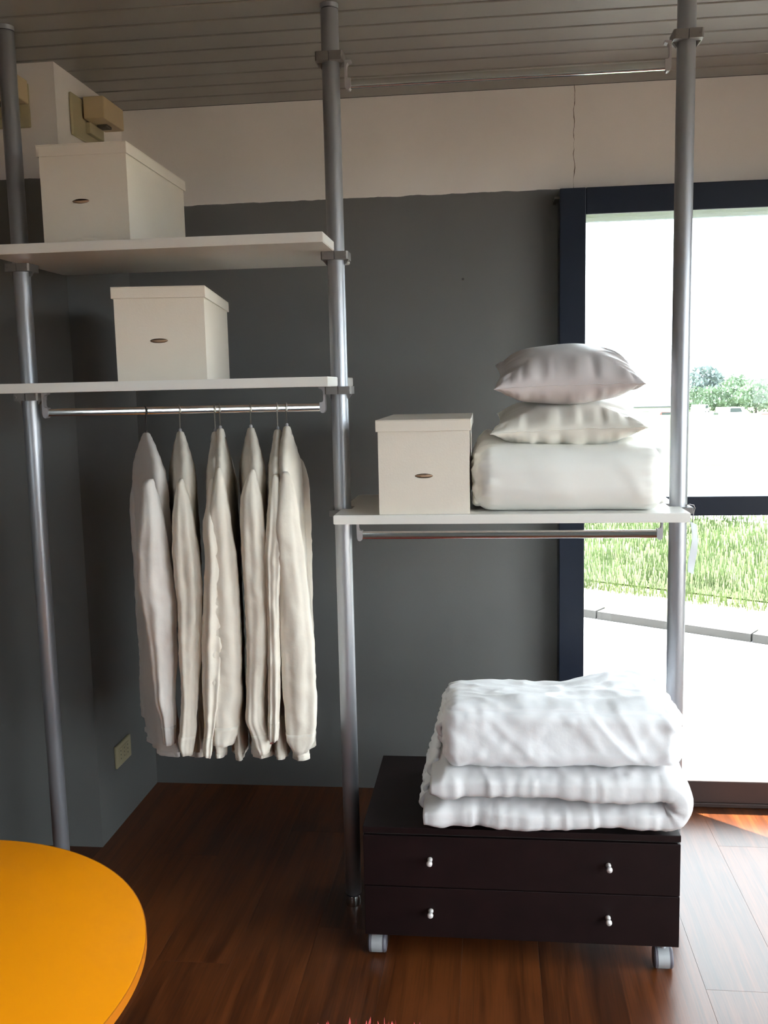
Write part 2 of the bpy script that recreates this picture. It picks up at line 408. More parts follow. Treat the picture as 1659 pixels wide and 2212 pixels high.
win3 = thing('added_window_3', 'wide glazing added in the right-hand wall for daylight, outside the picture', None, (RX1, RWY0, 0)); tag(win3, kind='structure')
o3 = (RX1, RWY0, 0)
for yy in (RWY0, -0.1, 1.05, RWY1 - 0.06):
    G().box(RX1 + 0.04, RX1 + 0.12, yy, yy + 0.06, 0.1, 2.2, 0.003).build('mullion', 'frame_black', win3, o3)
G().box(RX1 + 0.04, RX1 + 0.12, RWY0 + 0.06, RWY1 - 0.06, 2.13, 2.2).build('head_rail', 'frame_black', win3, o3)
G().box(RX1 + 0.04, RX1 + 0.12, RWY0 + 0.06, RWY1 - 0.06, 0.1, 0.17).build('bottom_rail', 'frame_black', win3, o3)
for a, b_ in ((RWY0 + 0.06, -0.1), (-0.04, 1.05), (1.11, RWY1 - 0.06)):
    G().box(RX1 + 0.08, RX1 + 0.085, a, b_, 0.17, 2.13).build('pane', 'window_glass', win3, o3)

# unseen ceiling spot added to brighten the yellow table (above the picture)
def table_fill_light(x, y, label, power, cone):
    t = thing('table_fill_light', label, 'added ceiling light', (x, y, CEIL), 0)
    G().lathe([(0.060, -0.0005), (0.060, -0.004), (0.052, -0.007), (0.042, -0.004), (0.042, -0.0005)], (0, 0, 0), 32).build('rim', 'alu_light', t, auto=40)
    G().lathe([(0.040, -0.003), (0.040, -0.001)], (0, 0, 0), 24).build('fill_lamp_face', 'fill_lamp_glow', t)
    d = bpy.data.lights.new('table_fill_beam', 'SPOT'); d.energy = power; d.color = (1.0, 0.84, 0.66); d.spot_size = cone; d.spot_blend = 0.6; d.shadow_soft_size = 0.04
    o = bpy.data.objects.new('table_fill_beam', d); COL.objects.link(o); o.parent = t; o.location = (0, 0, -0.012)
table_fill_light(-1.15, 1.35, 'round unseen ceiling lamp added to light the yellow table', 24, math.radians(58))

# small dark drill hole in the back wall
hole = thing('wall_plug', 'tiny dark drilled plug in the grey back wall', 'wall plug', (-0.092, YD, 1.80))
G().lathe([(0.0052, -0.0012), (0.0052, 0.0), (0.0038, 0.0)], (0, 0, 0), 12, 'y').build('plug_rim', 'outlet_dark', hole)
G().lathe([(0.0030, -0.0016), (0.0030, 0.0)], (0, 0, 0), 10, 'y').build('plug_core', 'rubber', hole)

# ------------------------------------------------------------------ wardrobe rack (posts, shelves, rails clamped together)
rack = thing('wardrobe_rack', 'floor-to-ceiling wardrobe rack of grey metal posts, white shelves and chrome rails', 'rack', (XM, YP, 0))
ro = (XM, YP, 0)
PR = 0.0225
def post(x):
    p = G().lathe([(PR - 0.001, 0.034), (PR, 0.036), (PR, CEIL - 0.016), (PR - 0.001, CEIL - 0.014)], (x, YP, 0), 40).build('post', 'aluminium', rack, ro, auto=40)
    G().lathe([(0.0150, 0.001), (0.0215, 0.001), (0.0225, 0.004), (0.0185, 0.026), (0.0185, 0.030)], (x, YP, 0), 32).build('foot', 'chrome', p, ro, auto=40)
    G().lathe([(PR - 0.003, 0.0285), (PR - 0.003, 0.0355)], (x, YP, 0), 32).build('foot_ring', 'rubber', p, ro, auto=40)
    G().lathe([(PR - 0.002, CEIL - 0.017), (PR - 0.002, CEIL - 0.012)], (x, YP, 0), 32).build('top_ring', 'rubber', p, ro, auto=40)
    G().lathe([(PR + 0.001, CEIL - 0.012), (PR + 0.001, CEIL - 0.001)], (x, YP, 0), 32).build('top_cap', 'aluminium', p, ro, auto=40)
    return p
for x in (XL, XM, XR): post(x)

def shelf_poly(x0, x1, y0, y1):
    """shelf outline with a square notch round each post and clipped back corners"""
    nw, c = 0.027, 0.012
    return [(x0, y0), (x1, y0), (x1, YP - nw), (x1 - nw, YP - nw), (x1 - nw, YP + nw), (x1, YP + nw), (x1, y1 - c), (x1 - c, y1),
            (x0 + c, y1), (x0, y1 - c), (x0, YP + nw), (x0 + nw, YP + nw), (x0 + nw, YP - nw), (x0, YP - nw)]
def bev_prism(poly, z0, z1, b=0.0015):
    bm = bmesh.new()
    vs = [bm.verts.new((p[0], p[1], z0)) for p in poly]
    f = bm.faces.new(vs); r = bmesh.ops.extrude_face_region(bm, geom=[f])
    bmesh.ops.translate(bm, verts=[e for e in r['geom'] if isinstance(e, bmesh.types.BMVert)], vec=(0, 0, z1 - z0))
    bmesh.ops.recalc_face_normals(bm, faces=bm.faces[:])
    bmesh.ops.bevel(bm, geom=bm.edges[:], offset=b, segments=2, affect='EDGES')
    return G()._bm(bm)
def clamp(parent, x, z0, z1, side=0):
    g = G(); hw, hd = 0.035, 0.031
    for s in (-1, 1):
        a, b_ = (x - hw, x - 0.001) if s < 0 else (x + 0.001, x + hw)
        # half shell: block with a round bore, as a ring of prisms
        n = 10; bore = PR - 0.0008
        poly = [(x + s * 0.001, YP - hd), (x + s * (hw - 0.004), YP - hd), (x + s * hw, YP - hd + 0.004), (x + s * hw, YP + hd - 0.004), (x + s * (hw - 0.004), YP + hd), (x + s * 0.001, YP + hd)]
        arc = [(x + s * max(0.001, bore * math.sin(PI * k / n)), YP + bore * math.cos(PI * k / n)) for k in range(n + 1)]
        g.prism(poly + arc, 'z', z0, z1)
        # little gusset under the half
        g.prism([(x + s * 0.023, z0 + 0.001), (x + s * 0.034, z0 + 0.001), (x + s * 0.024, z0 - 0.012)], 'y', YP - 0.006, YP + 0.006)
        g.lathe([(0.0032, -0.0025), (0.0032, 0.002)], (x + s * 0.027, YP - hd, (z0 + z1) / 2), 10, 'y')
    c = g.build('clamp', 'clamp_metal', parent, ro, auto=30)
    return c
def bracket(parent, x, s, ztop, zbar):
    """rail holder; s = +1: the rail leaves it to the right"""
    def X(d): return x + s * d
    zb = zbar
    prof = [(0, ztop), (0.017, ztop), (0.0165, ztop - 0.004), (0.009, ztop - 0.0065), (0.0055, ztop - 0.011), (0.0045, ztop - 0.018),
            (0.0045, zb + 0.020), (0.006, zb + 0.0155), (0.009, zb + 0.0132), (0.0150, zb + 0.0130), (0.0152, zb - 0.006),
            (0.0135, zb - 0.0115), (0.0105, zb - 0.0145), (0.0065, zb - 0.0150), (0.0030, zb - 0.0130), (0.0006, zb - 0.0085), (0.0, zb - 0.003)]
    poly = [(X(d), z) for d, z in prof]
    G().prism(poly, 'y', YP - 0.0105, YP + 0.0105).build('rail_bracket', 'alu_light', parent, ro, auto=30)
def rail(x0, x1, zt, zb):
    sec = [(YP + 0.0072 * sgp(math.cos(2 * PI * k / 64), 0.36), zb + 0.0105 * sgp(math.sin(2 * PI * k / 64), 0.8)) for k in range(64)]
    r = G().prism(sec, 'x', x0 + 0.012, x1 - 0.012).build('hanging_rail', 'chrome', rack, ro, auto=50)
    bracket(r, x0, 1, zt, zb); bracket(r, x1, -1, zt, zb)
    return r
SH = [(XL, XM, 2.316, 2.770, 1.794, 1.818), (XL, XM, 2.325, 2.770, 1.451, 1.475), (XM, XR, 2.347, 2.812, 1.106, 1.129)]
for i, (x0, x1, y0, y1, z0, z1) in enumerate(SH):
    s_ = bev_prism(shelf_poly(x0 - (0.16 if i < 2 else 0.0) * 0, x1, y0, y1), z0, z1).build('shelf', 'shelf_white', rack, ro, auto=30)
    for xx in (x0, x1):
        if i < 2: clamp(s_, xx, z0 - 0.0205, z0 - 0.0005)
        else: clamp(s_, xx, z0 + 0.004, z1 - 0.001) if False else None
    if i == 2:
        # short clamps sit inside the notches, showing just past the shelf ends
        for xx, sd in ((x0, -1), (x1, 1)):
            g = G()
            g.box(min(xx, xx + sd * 0.033) , max(xx, xx + sd * 0.033), YP - 0.031, YP - PR - 0.001, z0 + 0.003, z1 - 0.003, 0.002)
            g.box(min(xx, xx + sd * 0.033) , max(xx, xx + sd * 0.033), YP + PR + 0.001, YP + 0.031, z0 + 0.003, z1 - 0.003, 0.002)
            g.box(min(xx + sd * (PR + 0.001), xx + sd * 0.033) , max(xx + sd * (PR + 0.001), xx + sd * 0.033), YP - 0.0235, YP + 0.0235, z0 + 0.003, z1 - 0.003, 0.002)
            g.build('clamp', 'clamp_metal', s_, ro)
rail(XL + 0.036, XM - 0.038, 1.4505, 1.397)
rail(XM + 0.037, XR - 0.038, 1.1055, 1.054)
rt = rail(XM + 0.036, XR - 0.036, 2.262, 2.206)
clamp(rt, XM, 2.258, 2.280); clamp(rt, XR, 2.258, 2.280)

# ------------------------------------------------------------------ white storage boxes
def panel_with_hole(g, x0, x1, y, z0, z1, hx, hz, hw, hh, th):
    """front panel at y with an oval hand slot, real thickness th"""
    n = 24
    hole = []
    for k in range(n):
        a = 2 * PI * k / n
        hole.append((hx + hw * sgp(math.cos(a), 0.9), hz + hh * sgp(math.sin(a), 1.1)))
    outer = []
    for (px, pz) in hole:
        dx, dz = px - hx, pz - hz
        tx = ((x1 - hx) / dx) if dx > 1e-9 else (((x0 - hx) / dx) if dx < -1e-9 else 1e9)
        tz = ((z1 - hz) / dz) if dz > 1e-9 else (((z0 - hz) / dz) if dz < -1e-9 else 1e9)
        t = min(tx, tz); outer.append((hx + dx * t, hz + dz * t))
    def idx(corner):
        a = math.atan2(corner[1] - hz, corner[0] - hx); return a
    pts = [(math.atan2(o[1] - hz, o[0] - hx), o, i) for i, o in enumerate(outer)]
    vs = []; fs = []
    for yy in (y, y + th):
        for p in hole: vs.append((p[0], yy, p[1]))
        for p in outer: vs.append((p[0], yy, p[1]))
    cs = [(x0, z0), (x1, z0), (x1, z1), (x0, z1)]
    base = len(vs)
    for yy in (y, y + th):
        for c in cs: vs.append((c[0], yy, c[1]))
    for layer, (h0, c0) in enumerate(((0, base), (2 * n, base + 4))):
        for i in range(n):
            j = (i + 1) % n
            f = [h0 + i, h0 + n + i]
            oi, oj = outer[i], outer[j]
            for ci, c in enumerate(cs):
                # corner lies between oi and oj when they are on different sides
                same = abs(oi[0] - oj[0]) < 1e-7 or abs(oi[1] - oj[1]) < 1e-7
                if not same and (abs(c[0] - oi[0]) < 1e-7 or abs(c[1] - oi[1]) < 1e-7) and (abs(c[0] - oj[0]) < 1e-7 or abs(c[1] - oj[1]) < 1e-7):
                    f.append(c0 + ci)
            f += [h0 + n + j, h0 + j]
            fs.append(f)
    for i in range(n):
        j = (i + 1) % n; fs.append((i, j, 2 * n + j, 2 * n + i))
    g.add(vs, fs)
def storage_box(loc, rz, label, W=0.226, H=0.235, Dp=0.48, slot_dx=0.0, slot_z=0.095, droop=0.0):
    t = thing('storage_box', label, 'box', loc, rz, 'white lidded storage boxes')
    th = 0.003; lw = W / 2 + 0.005; lh = 0.029; hb = H - 0.004
    g = G()
    panel_with_hole(g, -W / 2, W / 2, 0.006, 0, hb, slot_dx, slot_z, 0.0225, 0.0058, th)
    g.box(-W / 2, -W / 2 + th, 0.006 + th, Dp, 0, hb, 0.0006, 1); g.box(W / 2 - th, W / 2, 0.006 + th, Dp, 0, hb, 0.0006, 1)
    g.box(-W / 2 + th, W / 2 - th, Dp - th, Dp, 0, hb); g.box(-W / 2 + th, W / 2 - th, 0.006 + th, Dp - th, 0, th)
    g.build('box_body', 'box_card', t)
    G().box(-W / 2 + th + 0.001, W / 2 - th - 0.001, 0.034, 0.037, 0.004, hb - 0.01).build('lining', 'box_inside', t)
    g = G()
    z0, z1 = H - lh, H
    g.box(-lw, lw, 0, Dp + 0.006, z1 - th, z1, 0.0012)
    g.box(-lw, lw, 0, th, z0, z1 - th, 0.001); g.box(-lw, lw, Dp + 0.006 - th, Dp + 0.006, z0, z1 - th, 0.001)
    g.box(-lw, -lw + th, th, Dp + 0.006 - th, z0, z1 - th, 0.001); g.box(lw - th, lw, th, Dp + 0.006 - th, z0, z1 - th, 0.001)
    g.build('lid', 'box_card', t)
    pts = []
    for k in range(13):
        u = k / 12 * 2 - 1
        pts.append((slot_dx + u * 0.021, 0.0075 - 0.003 * (1 - u * u), slot_z + 0.0005 - droop * (1 - u * u)))
    G().tube(pts, [0.0016 + 0.0022 * (1 - ((k / 6) - 1) ** 2) for k in range(13)], 8).build('cord_handle', 'cord_brown', t, smooth=True)
    return t
storage_box((-1.020, 2.395, 1.8182), math.radians(0.6), 'white lidded box on the topmost shelf, near the ceiling', H=0.252, slot_z=0.112, droop=0.003, slot_dx=-0.010)
storage_box((-0.832, 2.375, 1.4752), math.radians(8.5), 'white lidded box on the middle shelf above the hanging shirts', slot_z=0.100, droop=0.001, slot_dx=-0.004)
storage_box((-0.168, 2.353, 1.1292), math.radians(0.5), 'white lidded box beside the folded duvet on the right-hand shelf', W=0.226, H=0.236, slot_z=0.096)

# ------------------------------------------------------------------ shirts on hangers
ZB = 1.397
def loft(rings, n):
    g = G(); m = len(rings); vs = [p for r in rings for p in r]; fs = []
    for i in range(m - 1):
        for k in range(n):
            fs.append((i * n + k, i * n + (k + 1) % n, (i + 1) * n + (k + 1) % n, (i + 1) * n + k))
    fs += [tuple(range(n)), tuple((m - 1) * n + k for k in range(n))]
    return g.add(vs, fs)
def interp(tab, z):
    """tab rows (z, a, b, ...) with falling z; smooth linear"""
    if z >= tab[0][0]: return tab[0][1:]
    for i in range(len(tab) - 1):
        z0, z1 = tab[i][0], tab[i + 1][0]
        if z0 >= z >= z1:
            t = (z0 - z) / (z0 - z1); t = t * t * (3 - 2 * t) * 0.5 + t * 0.5
            return [a + (b - a) * t for a, b in zip(tab[i][1:], tab[i + 1][1:])]
    return tab[-1][1:]
SHIRTS = [
 (-0.93, 0.4425, [(-0.183,-0.0206,0.016),(-0.218,-0.0195,0.022),(-0.265,-0.0201,0.0305),(-0.359,-0.0217,0.039),(-0.431,-0.0195,0.043),(-0.478,-0.0151,0.042),(-0.599,-0.0101,0.0335),(-0.722,-0.0123,0.0255),(-0.796,-0.0073,0.018),(-0.849,-0.0068,0.0155)], -0.905, -0.062, 'shirt_cotton_cool', 'white shirt on a dark hook, farthest to the left on the rail'),
 (-0.835, 0.3565, [(-0.183,-0.0128,0.011),(-0.218,-0.0112,0.0195),(-0.265,-0.0123,0.0255),(-0.358,-0.0091,0.0325),(-0.429,-0.0064,0.033),(-0.476,-0.0059,0.0305),(-0.597,-0.0123,0.0285),(-0.718,-0.0176,0.0205),(-0.792,-0.024,0.0195),(-0.841,-0.0304,0.0185),(-0.867,-0.0315,0.0125)], -0.898, -0.060, 'shirt_cotton', 'cream shirt, second from the left on the rail'),
 (-0.738, 0.3212, [(-0.184,-0.0218,0.0095),(-0.218,-0.0223,0.015),(-0.276,-0.0266,0.021),(-0.358,-0.0229,0.0225),(-0.476,-0.0281,0.0255),(-0.595,-0.035,0.027),(-0.716,-0.045,0.0195),(-0.79,-0.0524,0.0135),(-0.839,-0.0603,0.011),(-0.868,-0.0629,0.0075)], -0.895, -0.062, 'shirt_cotton', 'cream shirt third from the left, half hidden by the wide shirt'),
 (-0.724, 0.2463, [(-0.155,-0.0008,0.0095),(-0.183,-0.0013,0.015),(-0.218,-0.0013,0.021),(-0.264,-0.0018,0.0275),(-0.357,-0.0008,0.0355),(-0.427,-0.0029,0.0395),(-0.474,-0.0039,0.0415),(-0.593,-0.008,0.0445),(-0.714,-0.0101,0.0435),(-0.788,-0.0122,0.0375),(-0.843,-0.0183,0.0255)], -0.905, -0.054, 'shirt_cotton', 'wide cream shirt in the middle of the rail'),
 (-0.64, 0.2849, [(-0.162,-0.0105,0.012),(-0.185,-0.012,0.0185),(-0.216,-0.0126,0.025),(-0.265,-0.0136,0.028),(-0.358,-0.011,0.0305),(-0.428,-0.0099,0.0305),(-0.475,-0.0094,0.031),(-0.593,-0.0131,0.0285),(-0.714,-0.0235,0.0225),(-0.774,-0.0261,0.023),(-0.835,-0.0089,0.0225),(-0.863,-0.0073,0.013)], -0.895, -0.053, 'shirt_cotton', 'cream shirt third from the right, its cuff swinging right'),
 (-0.567, 0.2748, [(-0.174,-0.0231,0.0105),(-0.219,-0.0231,0.0175),(-0.265,-0.0242,0.0205),(-0.358,-0.0325,0.0215),(-0.474,-0.0377,0.0155),(-0.593,-0.0392,0.015),(-0.713,-0.0439,0.0145),(-0.786,-0.0476,0.013),(-0.825,-0.0502,0.0095)], -0.895, -0.059, 'shirt_cotton', 'cream shirt second from the right with a rust-red tag at its hem'),
 (-0.542, 0.1431, [(-0.168,0.0086,0.014),(-0.185,0.0096,0.019),(-0.216,0.0096,0.025),(-0.265,0.0071,0.0325),(-0.357,0.0111,0.0355),(-0.426,0.0172,0.0355),(-0.473,0.0212,0.0365),(-0.591,0.0262,0.0425),(-0.71,0.0268,0.041),(-0.782,0.0268,0.038),(-0.831,0.0252,0.0335),(-0.86,0.0217,0.017)], -0.898, -0.051, 'shirt_cotton', 'white shirt nearest the middle post on the rail'),
]
BODY = [(1.0, 0.0), (1.0, 0.0), (0.5, -0.014), (0.5, 0.014), (0.95, 0.0), (0.5, -0.014), (0.7, 0.018)]
TURN = {0: 0.475, 2: 0.262, 5: 0.175}
def make_shirt(i, hx, th, rows, hem, neck, mat, label):
    if i in TURN:
        rows = [(z, dx + 0.235 * (math.sin(th) - math.sin(TURN[i])), hw) for z, dx, hw in rows]; th = TURN[i]
    bs, bsh = BODY[i]
    loc = (hx, YP, ZB)
    # ---- hanger
    hl = ['dark wire hanger', 'steel hanger', 'steel hanger', 'steel hanger', 'steel hanger', 'steel hanger', 'steel hanger'][i]
    places = ['holding the leftmost shirt', 'holding the second shirt from the left', 'holding the third shirt from the left', 'holding the wide middle shirt', 'holding the third shirt from the right', 'holding the second shirt from the right', 'holding the shirt nearest the middle post']
    hg = thing('coat_hanger', hl + ' hooked on the chrome rail, ' + places[i], 'hanger', loc, th, 'hangers on the rail')
    R = 0.0135
    pts = [(0, 0, neck - 0.012), (0, 0, neck + 0.02), (0, -0.002, -0.030), (0, -0.010, -0.012)]
    for k in range(9):
        a = PI + 0.35 - k / 8 * (PI + 0.9)
        pts.append((0, R * math.cos(a), R * math.sin(a)))
    G().tube(pts, 0.0017, 8).build('hook', 'dark_wire' if i == 0 else 'steel_wire', hg, smooth=True)
    G().lathe([(0.0042, neck - 0.012), (0.0042, neck + 0.008), (0.002, neck + 0.011)], (0, 0, 0), 12).build('ferrule', 'dark_wire' if i == 0 else 'alu_light', hg, auto=40)
    arm = [(0, -0.165, neck - 0.098), (0, -0.13, neck - 0.080), (0, -0.07, neck - 0.050), (0, 0, neck - 0.022), (0, 0.07, neck - 0.050), (0, 0.13, neck - 0.080), (0, 0.165, neck - 0.098)]
    G().tube(arm, [0.006, 0.006, 0.005, 0.004, 0.005, 0.006, 0.006], 10).build('shoulder_bar', 'hanger_wood', hg, smooth=True)
    # ---- shirt
    st = thing('shirt', label, 'shirt', loc, th, 'shirts on hangers')
    sd = 10.0 * i + 3
    T = [(neck, 0.030, 0.0075), (neck - 0.012, 0.055, 0.0125), (neck - 0.034, 0.110, 0.0185), (neck - 0.066, 0.170, 0.026), (neck - 0.095, 0.205, 0.0325), (neck - 0.130, 0.222, 0.0345),
         (neck - 0.22, 0.222, 0.033), (-0.50, 0.222, 0.031), (-0.70, 0.224, 0.031), (hem, 0.226, 0.034)]
    N = 96; rings = []; NZ = 90
    for j in range(NZ + 1):
        u = j / NZ; z = neck + (hem - neck) * (u ** 1.15)
        a, b = interp(T, z)
        ring = []
        dn = min(1.0, max(0.0, (neck - 0.05 - z) / 0.25))
        for k in range(N):
            an = 2 * PI * k / N
            y = a * sgp(math.cos(an), 0.85); x = b * (bs + (1 - bs) * (1 - dn) * 0.6) * sgp(math.sin(an), 0.9) + bsh * dn
            s = 1 if math.sin(an) >= 0 else -1
            f = dn * (0.013 * nz(sd + s * 5, y * 17, z * 1.6) + 0.006 * nz(sd + s * 9, y * 45, z * 4)) + 0.0025 * nz(sd, y * 60, z * 60)
            # folds grow downwards, the cloth leans with the sleeve
            x += f * (0.6 + 0.9 * u) * (0.35 + 0.65 * bs)
            x += 0.010 * bs * dn * math.sin(z * 7 + sd) * u
            zz = z
            if j == NZ: zz += 0.010 * math.cos(an * 2) + 0.006 * nz(sd, y * 9, 1)
            elif u > 0.8: zz += (0.010 * math.cos(an * 2) + 0.006 * nz(sd, y * 9, 1)) * (u - 0.8) / 0.2
            ring.append((x, y, zz))
        rings.append(ring)
    body = loft(rings, N).build('shirt_body', mat, st, smooth=True)
    # hem band
    hr = []
    for (dz, ex) in ((0.012, 0.0012), (0.0, 0.0016), (-0.0012, 0.0)):
        hr.append([(p[0] * 1.0 + math.copysign(ex, p[0]), p[1] * (1 + ex * 4), p[2] + dz) for p in rings[-1]])
    loft(hr, N).build('hem', mat, body, smooth=True)
    if i == 5:
        G().box(-0.040, -0.028, -0.236, -0.234, hem + 0.055, hem + 0.082, 0.0008).build('hem_tag', 'tag_rust', body)
    # collar
    cr = []
    for (dz, s_, t_) in ((-0.020, 1.15, 1.10), (-0.008, 0.9, 0.92), (0.000, 0.68, 0.70), (0.003, 0.40, 0.34)):
        cr.append([(0.0125 * t_ * math.sin(2 * PI * k / 32) + 0.0006 * nz(sd, k * .7, dz * 50), 0.045 * s_ * math.cos(2 * PI * k / 32), neck + dz) for k in range(32)])
    loft(cr, 32).build('collar', mat, st, smooth=True)
    # sleeves: nearer one follows the rows, farther one the same shape on the other side
    for sgn in (-1, 1):
        z0 = rows[0][0] + 0.016; z1 = rows[-1][0]
        tab = [(z0, rows[0][1] * 0.8, rows[0][2] * 0.45), (z0 - 0.006, rows[0][1] * 0.9, rows[0][2] * 0.8)] + [(r[0], r[1], max(r[2], rows[0][2])) for r in rows]
        NZs, Ns = 70, 48; rg = []
        for j in range(NZs + 1):
            u = j / NZs; z = z0 + (z1 - z0) * u
            c, hw = interp(tab, z)
            if sgn > 0: c = bsh; hw = min(hw, 0.030 * (0.4 + 0.6 * bs))
            hw *= 1.0
            cy = sgn * (0.212 + 0.028 * min(1, u * 6))
            dp = min(0.033, 0.012 + u * 0.16) * (1 - 0.42 * max(0, u - 0.55) / 0.45)
            ring = []
            for k in range(Ns):
                an = 2 * PI * k / Ns
                x = hw * sgp(math.cos(an), 0.85); y = dp * sgp(math.sin(an), 0.9)
                w_ = 0.0035 * fbm(sd + sgn * 3 + x * 30, y * 30, z * 9, 3) + 0.010 * min(1, u * 4) * nz(sd + math.cos(an) * 1.9, math.sin(an) * 1.9, z * 2.6)
                cr_ = 0.0042 * ridge(sd + x * 18, y * 18 + z * 10, z * 22) * min(1, u * 4)
                rr = 1 + (w_ + cr_) / max(0.02, math.hypot(x, y)) * 0.9
                ring.append((c + x * (1 + (rr - 1) * 0.5), cy + y * rr, z + 0.006 * nz(sd, math.cos(an), 2.0) * (u ** 6)))
            rg.append(ring)
        sl = loft(rg, Ns).build('sleeve', mat, st, smooth=True)
        ca, cb = rg[-5], rg[-1]
        cf = [[(p[0] + (p[0] - c) * 0.04, p[1] + (p[1] - cy) * 0.06, p[2]) for p in r] for r in rg[-6:]]
        loft(cf, Ns).build('cuff', mat, sl, smooth=True)
    return st
for i, s in enumerate(SHIRTS): st_ = make_shirt(i, *s)

# ------------------------------------------------------------------ duvets and cushions
def cube_grid(n):
    """points of a subdivided cube surface, shared verts"""
    idx = {}; vs = []; fs = []
    def vid(p):
        key = (round(p[0], 6), round(p[1], 6), round(p[2], 6))
        if key not in idx: idx[key] = len(vs); vs.append(p)
        return idx[key]
    nx_, ny_, nz_ = n
    def face(fn, a, b):
        for i in range(a):
            for j in range(b):
                q = [fn(2 * (i + di) / a - 1, 2 * (j + dj) / b - 1) for di, dj in ((0, 0), (1, 0), (1, 1), (0, 1))]
                fs.append([vid(p) for p in q])
    for s in (-1, 1):
        face(lambda u, v: (u, v, s), nx_, ny_); face(lambda u, v: (u, s, v), nx_, nz_); face(lambda u, v: (s, u, v), ny_, nz_)
    return vs, fs
def rblock(g, c, h, r, n, fn):
    """rounded block, centre c, half sizes h, corner radius r, displaced by fn(p, normal)->p"""
    vs, fs = cube_grid(n); out = []
    for p in vs:
        q = Vector((p[0] * h[0], p[1] * h[1], p[2] * h[2]))
        inner = Vector([max(-h[i] + r[i], min(h[i] - r[i], q[i])) for i in range(3)])
        d = Vector([(q[i] - inner[i]) / r[i] for i in range(3)])
        if d.length > 1e-9: nn = d.normalized()
        else: nn = Vector((0, 0, 0))
        pos = inner + Vector([nn[i] * r[i] for i in range(3)])
        if nn.length < 1e-9: nn = Vector((0, 0, 1))
        out.append(fn(pos, nn) + Vector(c))
    return g.add(out, fs)

# -- folded duvet on the shelf
sdv = thing('folded_duvet', 'thick cream-white folded duvet under the two cushions', 'duvet', (0.19, 2.57, 1.1295), 0, 'folded duvets')
def fn(p, n):
    x, y, z = p
    e = max(0.0, abs(x) / 0.236 - 0.72) / 0.28                    # gathers toward the two ends
    d = 0.005 * nz(x * 5, y * 5 + 7, z * 5) + 0.0016 * ridge(x * 9 + z * 4, y * 6, z * 5 + 3)
    d += e * (0.009 * nz(y * 45, z * 45, 4 + x * 4) + 0.004 * nz(y * 90, z * 90, 9))
    q = Vector(p) + n * d
    top = max(0, (z + 0.0) / 0.082)
    if z < -0.065: q.z = max(q.z, -0.0825)
    # sags under the cushions, rises at the back left, slopes off at the right
    q.z -= top * 0.006 * max(0, 1 - (x / 0.2) ** 2) * max(0, min(1, (y + 0.15) / 0.1))
    q.z += top * 0.034 * max(0, min(1, (-x - 0.10) / 0.12)) * max(0, min(1, (y + 0.14) / 0.12))
    q.z += top * 0.020 * max(0, min(1, (y + 0.16) / 0.1)) * max(0, min(1, (x - 0.12) / 0.05))
    q.z -= top * 0.012 * max(0, (x - 0.14) / 0.1)
    return q
g = G(); rblock(g, (0, 0, 0.0825), (0.238, 0.212, 0.0825), (0.050, 0.070, 0.066), (70, 56, 36), fn)
g.build('duvet_block', 'duvet_satin', sdv, smooth=True)
for s, ox in ((-1, -0.226), (1, 0.226)):
    g = G()
    for q_ in range(4):                                        # pleated fold ends
        zc = 0.03 + q_ * 0.034
        rblock(g, (ox, -0.005, zc), (0.016, 0.165 - 0.012 * q_, 0.020), (0.013, 0.05, 0.018), (8, 40, 8), lambda p, n: p + n * (0.004 * nz(p[1] * 40, p[2] * 40, q_ * 3.1 + s)))
    g.build('fold_end', 'duvet_satin', sdv, smooth=True)

# -- cushions
def cushion(name, label, loc, rot, mat, half, thick, seed, top_k=1.0, bot_k=1.0):
    t = thing(name, label, 'cushion', loc, 0, 'satin cushions on the shelf'); t.rotation_euler = rot
    N = 64; vs = []; fs = []; idx = {}
    def P(u, v, s):
        au, av = abs(u), abs(v)
        # edges drawn in between the pointed corners
        pin = 0.085
        x = half * u * (1 - pin * (1 - v * v) * (au ** 2)); y = half * v * (1 - pin * (1 - u * u) * (av ** 2))
        prof = max(0.0, (1 - au ** 2.3)) ** 0.55 * max(0.0, (1 - av ** 2.3)) ** 0.55
        k = thick * (top_k if s > 0 else bot_k)
        z = s * k * prof
        # pleats that run in from the seam
        ed = max(0.0, (max(au, av) - 0.45) / 0.55)
        tpar = u if av > au else v
        pl = nz(tpar * 7 + seed, s * 3.3, seed + (5 if av > au else 9) + (3 if (v if av > au else u) > 0 else 0)) * 0.016 + nz(tpar * 19 + seed, s * 2.1, seed * 2) * 0.009
        z += s * pl * ed * prof ** 0.5
        z += 0.0025 * nz(x * 14 + seed, y * 14, s * 2)
        if prof <= 1e-9: z = 0.003 * nz(tpar * 9 + seed, 1.7, 4) 
        return (x, y, z)
    for s in (1, -1):
        for i in range(N + 1):
            for j in range(N + 1):
                u, v = i / N * 2 - 1, j / N * 2 - 1
                u = math.sin(u * PI / 2) * 0.55 + u * 0.45; v = math.sin(v * PI / 2) * 0.55 + v * 0.45
                border = i in (0, N) or j in (0, N)
                key = (i, j) if border else (i, j, s)
                if key not in idx: idx[key] = len(vs); vs.append(P(u, v, s))
        for i in range(N):
            for j in range(N):
                q = []
                for di, dj in ((0, 0), (1, 0), (1, 1), (0, 1)):
                    a, b = i + di, j + dj
                    q.append(idx[(a, b) if (a in (0, N) or b in (0, N)) else (a, b, s)])
                fs.append(q)
    g = G().add(vs, fs)
    g.build('cushion_cover', mat, t, smooth=True)
    # piped seam round the edge
    edge = []
    for i in range(N): edge.append(vs[idx[(i, 0)]])
    for j in range(N): edge.append(vs[idx[(N, j)]])
    for i in range(N, 0, -1): edge.append(vs[idx[(i, N)]])
    for j in range(N, 0, -1): edge.append(vs[idx[(0, j)]])
    G().tube(edge + [edge[0]], 0.0013, 6, cap=False).build('seam', mat, t, smooth=True)
    return t
